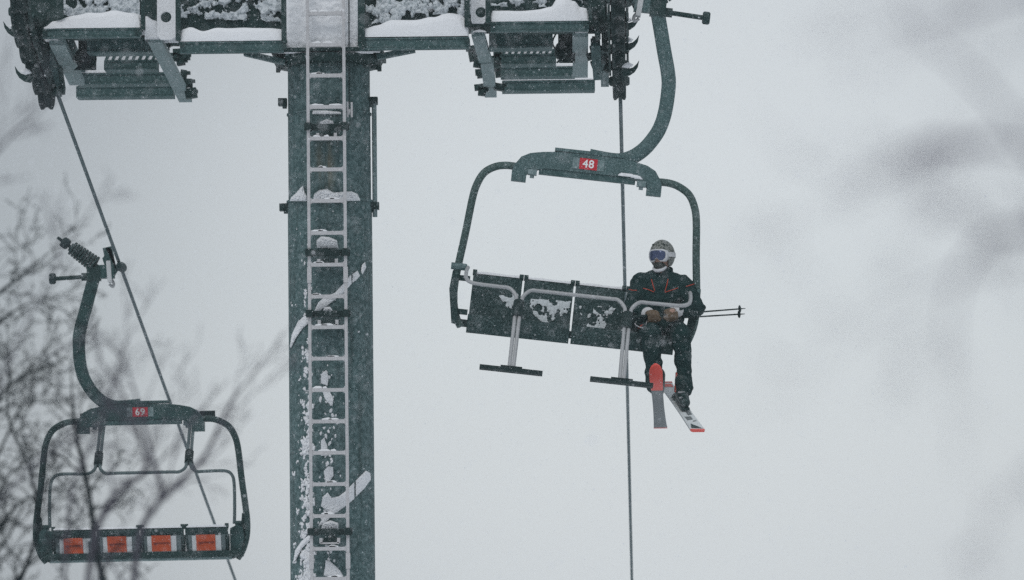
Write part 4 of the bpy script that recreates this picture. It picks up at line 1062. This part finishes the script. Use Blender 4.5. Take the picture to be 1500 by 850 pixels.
# left ski rises towards its tip, right ski drops
def frame_of(tail, tip):
    f = (tip - tail).normalized(); s_ = f.cross(Vector((0, 0, 1))).normalized(); return f, s_, s_.cross(f).normalized()
tailL, tipL = W(967.5, 628, D48 - .45 + .72) - P0, W(960.5, 549, D48 - .45 - .86) - P0
tailR, tipR = W(974, 562, D48 - .45 + .74) - P0, W(1023, 632, D48 - .45 - .84) - P0
for tail, tip, an in ((tailL, tipL, anL), (tailR, tipR, anR)):
    f, s_, u_ = frame_of(tail, tip)
    q = tail + f * ((an - tail).dot(f)); base = q + u_ * .03
    boot(base + u_ * .135, f, u_, 0)
    leg = MB(); leg.capsule(an + Vector((0, .0, .10)), base + u_ * .22, .066, .066); link("gaiter", remesh(leg, .010, 3), M['fabric'], person)
def ski(tail, tip, label, top_m, base_m, tip_len, up_is_top):
    root = empty("ski", P0 + tail); tag(root, label, "ski", "skis on the skier's boots")
    f, s_, u_ = frame_of(tail, tip); L_ = (tip - tail).length
    O = P0 + tail
    def half_w(t): 
        white = 'white' in label
        k = (.058 if white else .052) + (.010 if white else .013) * (abs(2 * t - 1)) ** 2
        if white and t > .975: k *= 1 - .25 * ((t - .975) / .025) ** 2
        elif t > .94 and not white: k *= math.sqrt(max(.02, 1 - ((t - .94) / .06) ** 2))
        return k
    def curve(t): return (0 if 'white' in label else .10) * max(0, (t - .86) / .14) ** 2 + .01 * max(0, (.06 - t) / .06)
    def body(t0, t1, n, zlo, zhi, name, m_, par):
        mb = MB(); vs, fs = [], []
        for i in range(n + 1):
            t = t0 + (t1 - t0) * i / n; c = O + f * t * L_ + u_ * curve(t)
            for a, z in ((-1, zlo), (1, zlo), (1, zhi), (-1, zhi)): vs.append(c + s_ * half_w(t) * a + u_ * z)
        for i in range(n):
            for k in range(4): fs.append((4 * i + k, 4 * i + (k + 1) % 4, 4 * i + 4 + (k + 1) % 4, 4 * i + 4 + k))
        fs += [(3, 2, 1, 0), (4 * n, 4 * n + 1, 4 * n + 2, 4 * n + 3)]
        mb.add(vs, fs); return mb.build(name, m_, par, 30)
    body(.02, 1 - tip_len, 20, -.008, .0, "base", base_m, root); body(.02, 1 - tip_len, 20, .0005, .010, "top_sheet", top_m, root)
    body(1 - tip_len, 1.0, 24, -.008, .010, "tip", M['ski_tip'], root); body(0, .02, 3, -.009, .011, "tail", M['ski_tip'], root)
    bn = MB()
    for t in (.36, .56):
        c = O + f * t * L_ + u_ * .025; bn.beam(c - f * .06, c + f * .06, .07, .03, s_); bn.beam(c - f * .03 + u_ * .02, c + f * .02 + u_ * .02, .055, .03, s_)
    bn.build("binding", M['boot'], root)
    return root, f, s_, u_, O, L_
ski(tailL, tipL, "ski on the skier's foot by the footrest, showing its grey base and coral tip", M['ski_top'], M['ski_base'], .27, False)
sk = ski(tailR, tipR, "white-topped ski crossing behind the coral-tipped one, boot on top", M['ski_top'], M['ski_base'], .03, True)
root_, f, s_, u_, O, L_ = sk
tp = MB(); tri = [O + f * (t * L_) + s_ * w_ for t, w_ in ((.965, -.052), (.955, .052), (.87, .030))]
tp.add([p + u_ * .0105 for p in tri] + [p + u_ * .0135 for p in tri], [(0, 1, 2), (5, 4, 3), (0, 3, 4, 1), (1, 4, 5, 2), (2, 5, 3, 0)])
tp.build("top_mark", M['seat'], root_, 0)
for t0_, t1_, w0_, w1_ in ((.30, .34, -.03, .04), (.62, .70, -.045, .0), (.72, .80, -.02, .045), (.80, .83, -.045, -.01)):
    q_ = [O + f * (t * L_) + s_ * w_ for t, w_ in ((t0_, w0_), (t0_ + .01, w1_), (t1_, w1_ * .8), (t1_ - .02, w0_))]
    g_ = MB(); g_.add([p + u_ * .0105 for p in q_] + [p + u_ * .0125 for p in q_], [(3, 2, 1, 0), (4, 5, 6, 7)] + [(i, (i + 1) % 4, 4 + (i + 1) % 4, 4 + i) for i in range(4)]); g_.build("top_mark", M['ski_base'], root_, 0)
tt = MB(); c = O + u_ * .0125; tt.beam(c + f * .02, c + f * .16, .10, .004, s_); tt.build("tail_mark", M['ski_tip'], root_)
# ski poles
for k, (a, b_) in enumerate(POLES):
    root = empty("ski_pole", P0 + a); d = (b_ - a).normalized(); A, B = P0 + a, P0 + b_
    tag(root, ("upper" if k == 0 else "lower") + " of the two black ski poles held across the skier's lap", "ski pole", "ski poles in the skier's hands")
    MB().tube([A + d * .10, B - d * .06, B], [.0085, .007, .003], 8).build("shaft", M['black'], root, 60)
    MB().tube([A - d * .02, A, A + d * .04, A + d * .12, A + d * .13], [.014, .020, .016, .017, .012], 10).build("handle", M['black'], root, 60)
    MB().lathe(B - d * .055, d, [(.010, -.012), (.034, -.006), (.036, .0), (.012, .010)], 14).build("basket", M['black'], root)
    MB().tube(spline([A, A + Vector((-.02, -.03, -.04)), A + Vector((.06, -.03, -.07)), A + d * .10], 6), .005, 6).build("wrist_strap", M['cuff'] if k else M['black'], root, 60)

# ------------------------------------------------------------------ bare trees
tmin = .0013
def branch(mb, p, d, ln, r, lev, rg, droop, spread, steps=6, kink=.22):
    pts = [p.copy()]; rs = [r]; q = p.copy(); d = d.normalized()
    for i in range(steps):
        d = (d + Vector((rg.gauss(0, kink), rg.gauss(0, kink), rg.gauss(0, kink) + droop)) * .8 / max(1, steps / 4)).normalized()
        q = q + d * ln / steps; pts.append(q.copy()); rs.append(max(tmin, r * (1 - .62 * (i + 1) / steps)))
        if lev > 0 and i >= 1 and rg.random() < .60:
            side_ = d.cross(Vector((rg.gauss(0, 1), rg.gauss(0, 1), rg.gauss(0, 1)))).normalized()
            nd = (d * rg.uniform(.55, 1) + side_ * spread * rg.uniform(.6, 1.15)).normalized()
            branch(mb, q, nd, ln * rg.uniform(.42, .72), rs[-1] * rg.uniform(.5, .72), lev - 1, rg, droop, spread, max(4, steps - 1), kink)
    mb.tube(pts, rs, 6 if r > .01 else 4, False)
def limb(mb, pts, r0, r1, lev, rg, twig, droop=.02, spread=.75, every=2):
    q = spline(pts, 5); n = len(q)
    rs = [r0 + (r1 - r0) * i / (n - 1) for i in range(n)]
    mb.tube(q, rs, 8, False)
    for i in range(2, n, every):
        d = (q[i] - q[i - 1]).normalized()
        side_ = d.cross(Vector((rg.gauss(0, 1), rg.gauss(0, 1), rg.gauss(0, 1)))).normalized()
        branch(mb, q[i], d * .7 + side_ * spread + Vector((0, 0, .15)), twig * rg.uniform(.6, 1.2), rs[i] * .5, lev, rg, droop, spread)
    branch(mb, q[-1], q[-1] - q[-2], twig, r1 * .9, lev, rg, droop, spread)
def tree(label, d, base_px, limbs, m_, seed, trunk_r, twig, lev=3, every=2, spread=.75, droop=.02):
    rg = random.Random(seed)
    b0 = W(base_px, 425, d); b0.z = slope(b0.x, b0.y) - .1
    root = empty("bare_tree", b0); tag(root, label, "bare tree", "bare trees in front of the lift")
    fk = W(limbs[0][0][0], limbs[0][0][1], d); fork = Vector((b0.x * .4 + fk.x * .6, b0.y, b0.z + (fk.z - b0.z) * .62))
    MB().tube(spline([b0, b0.lerp(fork, .35) + Vector((.04, 0, 0)), b0.lerp(fork, .7) - Vector((.03, .03, 0)), fork], 6), [trunk_r * (1 - .45 * i / 18) for i in range(19)], 12).build("trunk", m_, root, 60)
    cr = MB()
    for spec in limbs:
        pts = [W(x, y, d + (spec[-1][i] if i < len(spec[-1]) else spec[-1][-1])) for i, (x, y) in enumerate(spec[:-2])]
        r0, r1 = spec[-2]
        if not 150 < spec[0][0] < 1560 or spec[0][1] > 850: cr.tube(spline([fork - Vector((0, 0, .1)), (fork + pts[0]) / 2 + Vector((rg.uniform(-.05, .05), .05, .1)), pts[0]], 6), [min(trunk_r * .5, r0 * 1.5) * (1 - i / 12) + r0 * i / 12 for i in range(13)], 8, False)
        limb(cr, pts, r0, r1, lev, rg, twig, droop, spread, every)
    o = cr.build("crown", m_, root, 60); return root
# limbs: picture positions at the tree's own distance, (radii), (depth offsets)
tmin = .0020
tree("dark bare tree whose limb crosses in front of the empty chair", 16.5, 20,
     [[(172, 930), (146, 830), (134, 750), (124, 690), (112, 640), (106, 590), (.017, .007), (0, 0, .1, .2)],
      [(-10, 930), (30, 850), (55, 770), (44, 690), (12, 610), (16, 540), (.012, .004), (.3, .4, .5)],
      [(-90, 520), (-25, 450), (16, 416), (56, 384), (.014, .005), (-.2, -.1, 0)],
      [(-90, 700), (-20, 610), (20, 560), (70, 535), (.012, .004), (.3, .2, .2)],
      [(-90, 830), (-20, 760), (10, 700), (50, 668), (.011, .004), (-.3, -.2, .2)],
      [(-90, 900), (-30, 840), (10, 790), (35, 740), (.010, .003), (.2, .1, .1)],
      [(-90, 660), (-40, 640), (0, 600), (50, 590), (.010, .003), (-.1, .1, .2)],
      [(-90, 580), (-30, 500), (0, 470), (30, 450), (.012, .004), (-.2, .0, .2)],
      [(-90, 780), (-30, 720), (0, 660), (28, 600), (.012, .004), (.2, .1, .2)],
      [(-90, 860), (-20, 800), (25, 740), (70, 720), (.012, .004), (-.2, .1, .1)],
      [(-60, 930), (0, 880), (40, 830), (80, 800), (.010, .004), (-.2, .1, .1)]], M['bark'], 11, .09, .23, 3, 2, .75)
tmin = .0013
tree("grey bare tree with forked twigs behind the empty chair's frame", 12.5, 230,
     [[(120, 930), (138, 790), (168, 725), (212, 690), (204, 640), (190, 600), (.011, .006), (0, .1, .1)],
      [(170, 705), (200, 700), (240, 670), (262, 640), (.005, .003), (0, .1)],
      [(190, 930), (204, 785), (236, 727), (222, 668), (205, 600), (.012, .006), (.2, .1, 0)],
      [(236, 732), (262, 706), (300, 668), (330, 605), (352, 570), (.011, .004), (0, 0, .1)],
      [(90, 930), (105, 720), (150, 620), (172, 540), (190, 490), (.006, .002), (.3, .3, .2)]], M['bark_pale'], 23, .05, .22, 2, 4, .6)
tree("pale bare sapling at the far left with twigs reaching up past the spring grip", 10.5, -60,
     [[(-60, 720), (0, 560), (40, 470), (72, 410), (96, 360), (.0045, .002), (0, .1, .1)],
      [(-80, 300), (-20, 240), (15, 200), (46, 176), (.006, .003), (.2, .1, 0)],
      [(-60, 800), (30, 700), (95, 640), (140, 600), (.005, .002), (0, .1)]], M['bark_pale'], 31, .045, .16, 2, 4, .6)
tmin = .0005
tree("very blurred bare tree close by at the right, its grey twigs hanging before the sky", 3.4, 1900,
     [[(1680, 370), (1530, 345), (1470, 340), (1420, 380), (1396, 440), (1390, 520), (.0050, .0010), (0, 0, .05)],
      [(1680, 250), (1520, 222), (1430, 212), (1370, 218), (1290, 256), (1200, 300), (.0036, .0007), (.1, .05, 0)],
      [(1450, 205), (1410, 214), (1375, 208), (1345, 214), (.0044, .0026), (.1, .08, .05)],
      [(1680, 300), (1560, 320), (1490, 345), (1450, 330), (.0044, .0020), (.15, .1, .05)],
      [(1680, 0), (1560, -30), (1470, -5), (1390, 20), (1300, 40), (.0056, .0012), (.1, .1, 0)],
      [(1680, 440), (1500, 390), (1390, 412), (1290, 460), (1225, 510), (.0018, .0005), (.15, .1, 0)],
      [(1680, 330), (1540, 250), (1470, 160), (1400, 90), (1330, 40), (.0038, .0010), (.2, .1)],
      [(1680, 760), (1560, 680), (1500, 700), (1470, 740), (.0018, .0006), (.1, .1)]], M['bark_violet'], 53, .035, .065, 2, 5, .8)

# ------------------------------------------------------------------ falling snow
rs_ = random.Random(99)
vs, fs = [], []
for k in range(70000):
    y = rs_.uniform(9, 46); wv = y * .142 + .8; hv = y * .085 + .6
    x = rs_.uniform(-wv * 1.15, wv * 1.15); z = y * math.tan(PITCH) + rs_.uniform(-hv * 1.2, hv * 1.2)
    r_ = rs_.uniform(.0018, .0038) * (1.35 if rs_.random() < .08 else 1)
    if k < 900: r_ *= 2.1                          # a few big clumped flakes
    c = Vector((x, y, z)); o = len(vs)
    e = Vector((rs_.gauss(0, 1), rs_.gauss(0, 1), rs_.gauss(0, 1))).normalized(); f_ = e.orthogonal().normalized(); g_ = e.cross(f_)
    vs += [c + e * r_, c - e * r_ * .5 + f_ * r_, c - e * r_ * .5 - f_ * r_ * .6 + g_ * r_ * .9, c - e * r_ * .5 - f_ * r_ * .6 - g_ * r_ * .9]
    fs += [(o, o + 1, o + 2), (o, o + 2, o + 3), (o, o + 3, o + 1), (o + 1, o + 3, o + 2)]
fl = MB(); fl.v = vs; fl.f = fs
me = bpy.data.meshes.new("falling_snow"); me.from_pydata([tuple(p) for p in vs], [], fs)
o = bpy.data.objects.new("falling_snow", me); col.objects.link(o); me.materials.append(M['flake'])
tag(o, "fine white snowflakes drifting through the air before the lift", "falling snow", None, "stuff")

# ------------------------------------------------------------------ the air, thick with fine snow
def haze_box(x0, x1, y0, y1, z0, z1, density):
    mb = MB().box(((x0 + x1) / 2, (y0 + y1) / 2, (z0 + z1) / 2), (x1 - x0, y1 - y0, z1 - z0))
    m = bpy.data.materials.new('haze'); m.use_nodes = True; t = m.node_tree
    t.nodes.remove(t.nodes["Principled BSDF"])
    v = t.nodes.new("ShaderNodeVolumePrincipled"); v.inputs["Color"].default_value = (.82, .95, 1, 1); v.inputs["Density"].default_value = density
    t.links.new(v.outputs[0], t.nodes["Material Output"].inputs["Volume"])
    o = mb.build("haze", m, None, 0); o["kind"] = "stuff"
haze_box(-121, 121, -46, 176, -46, 13.2, .0012)
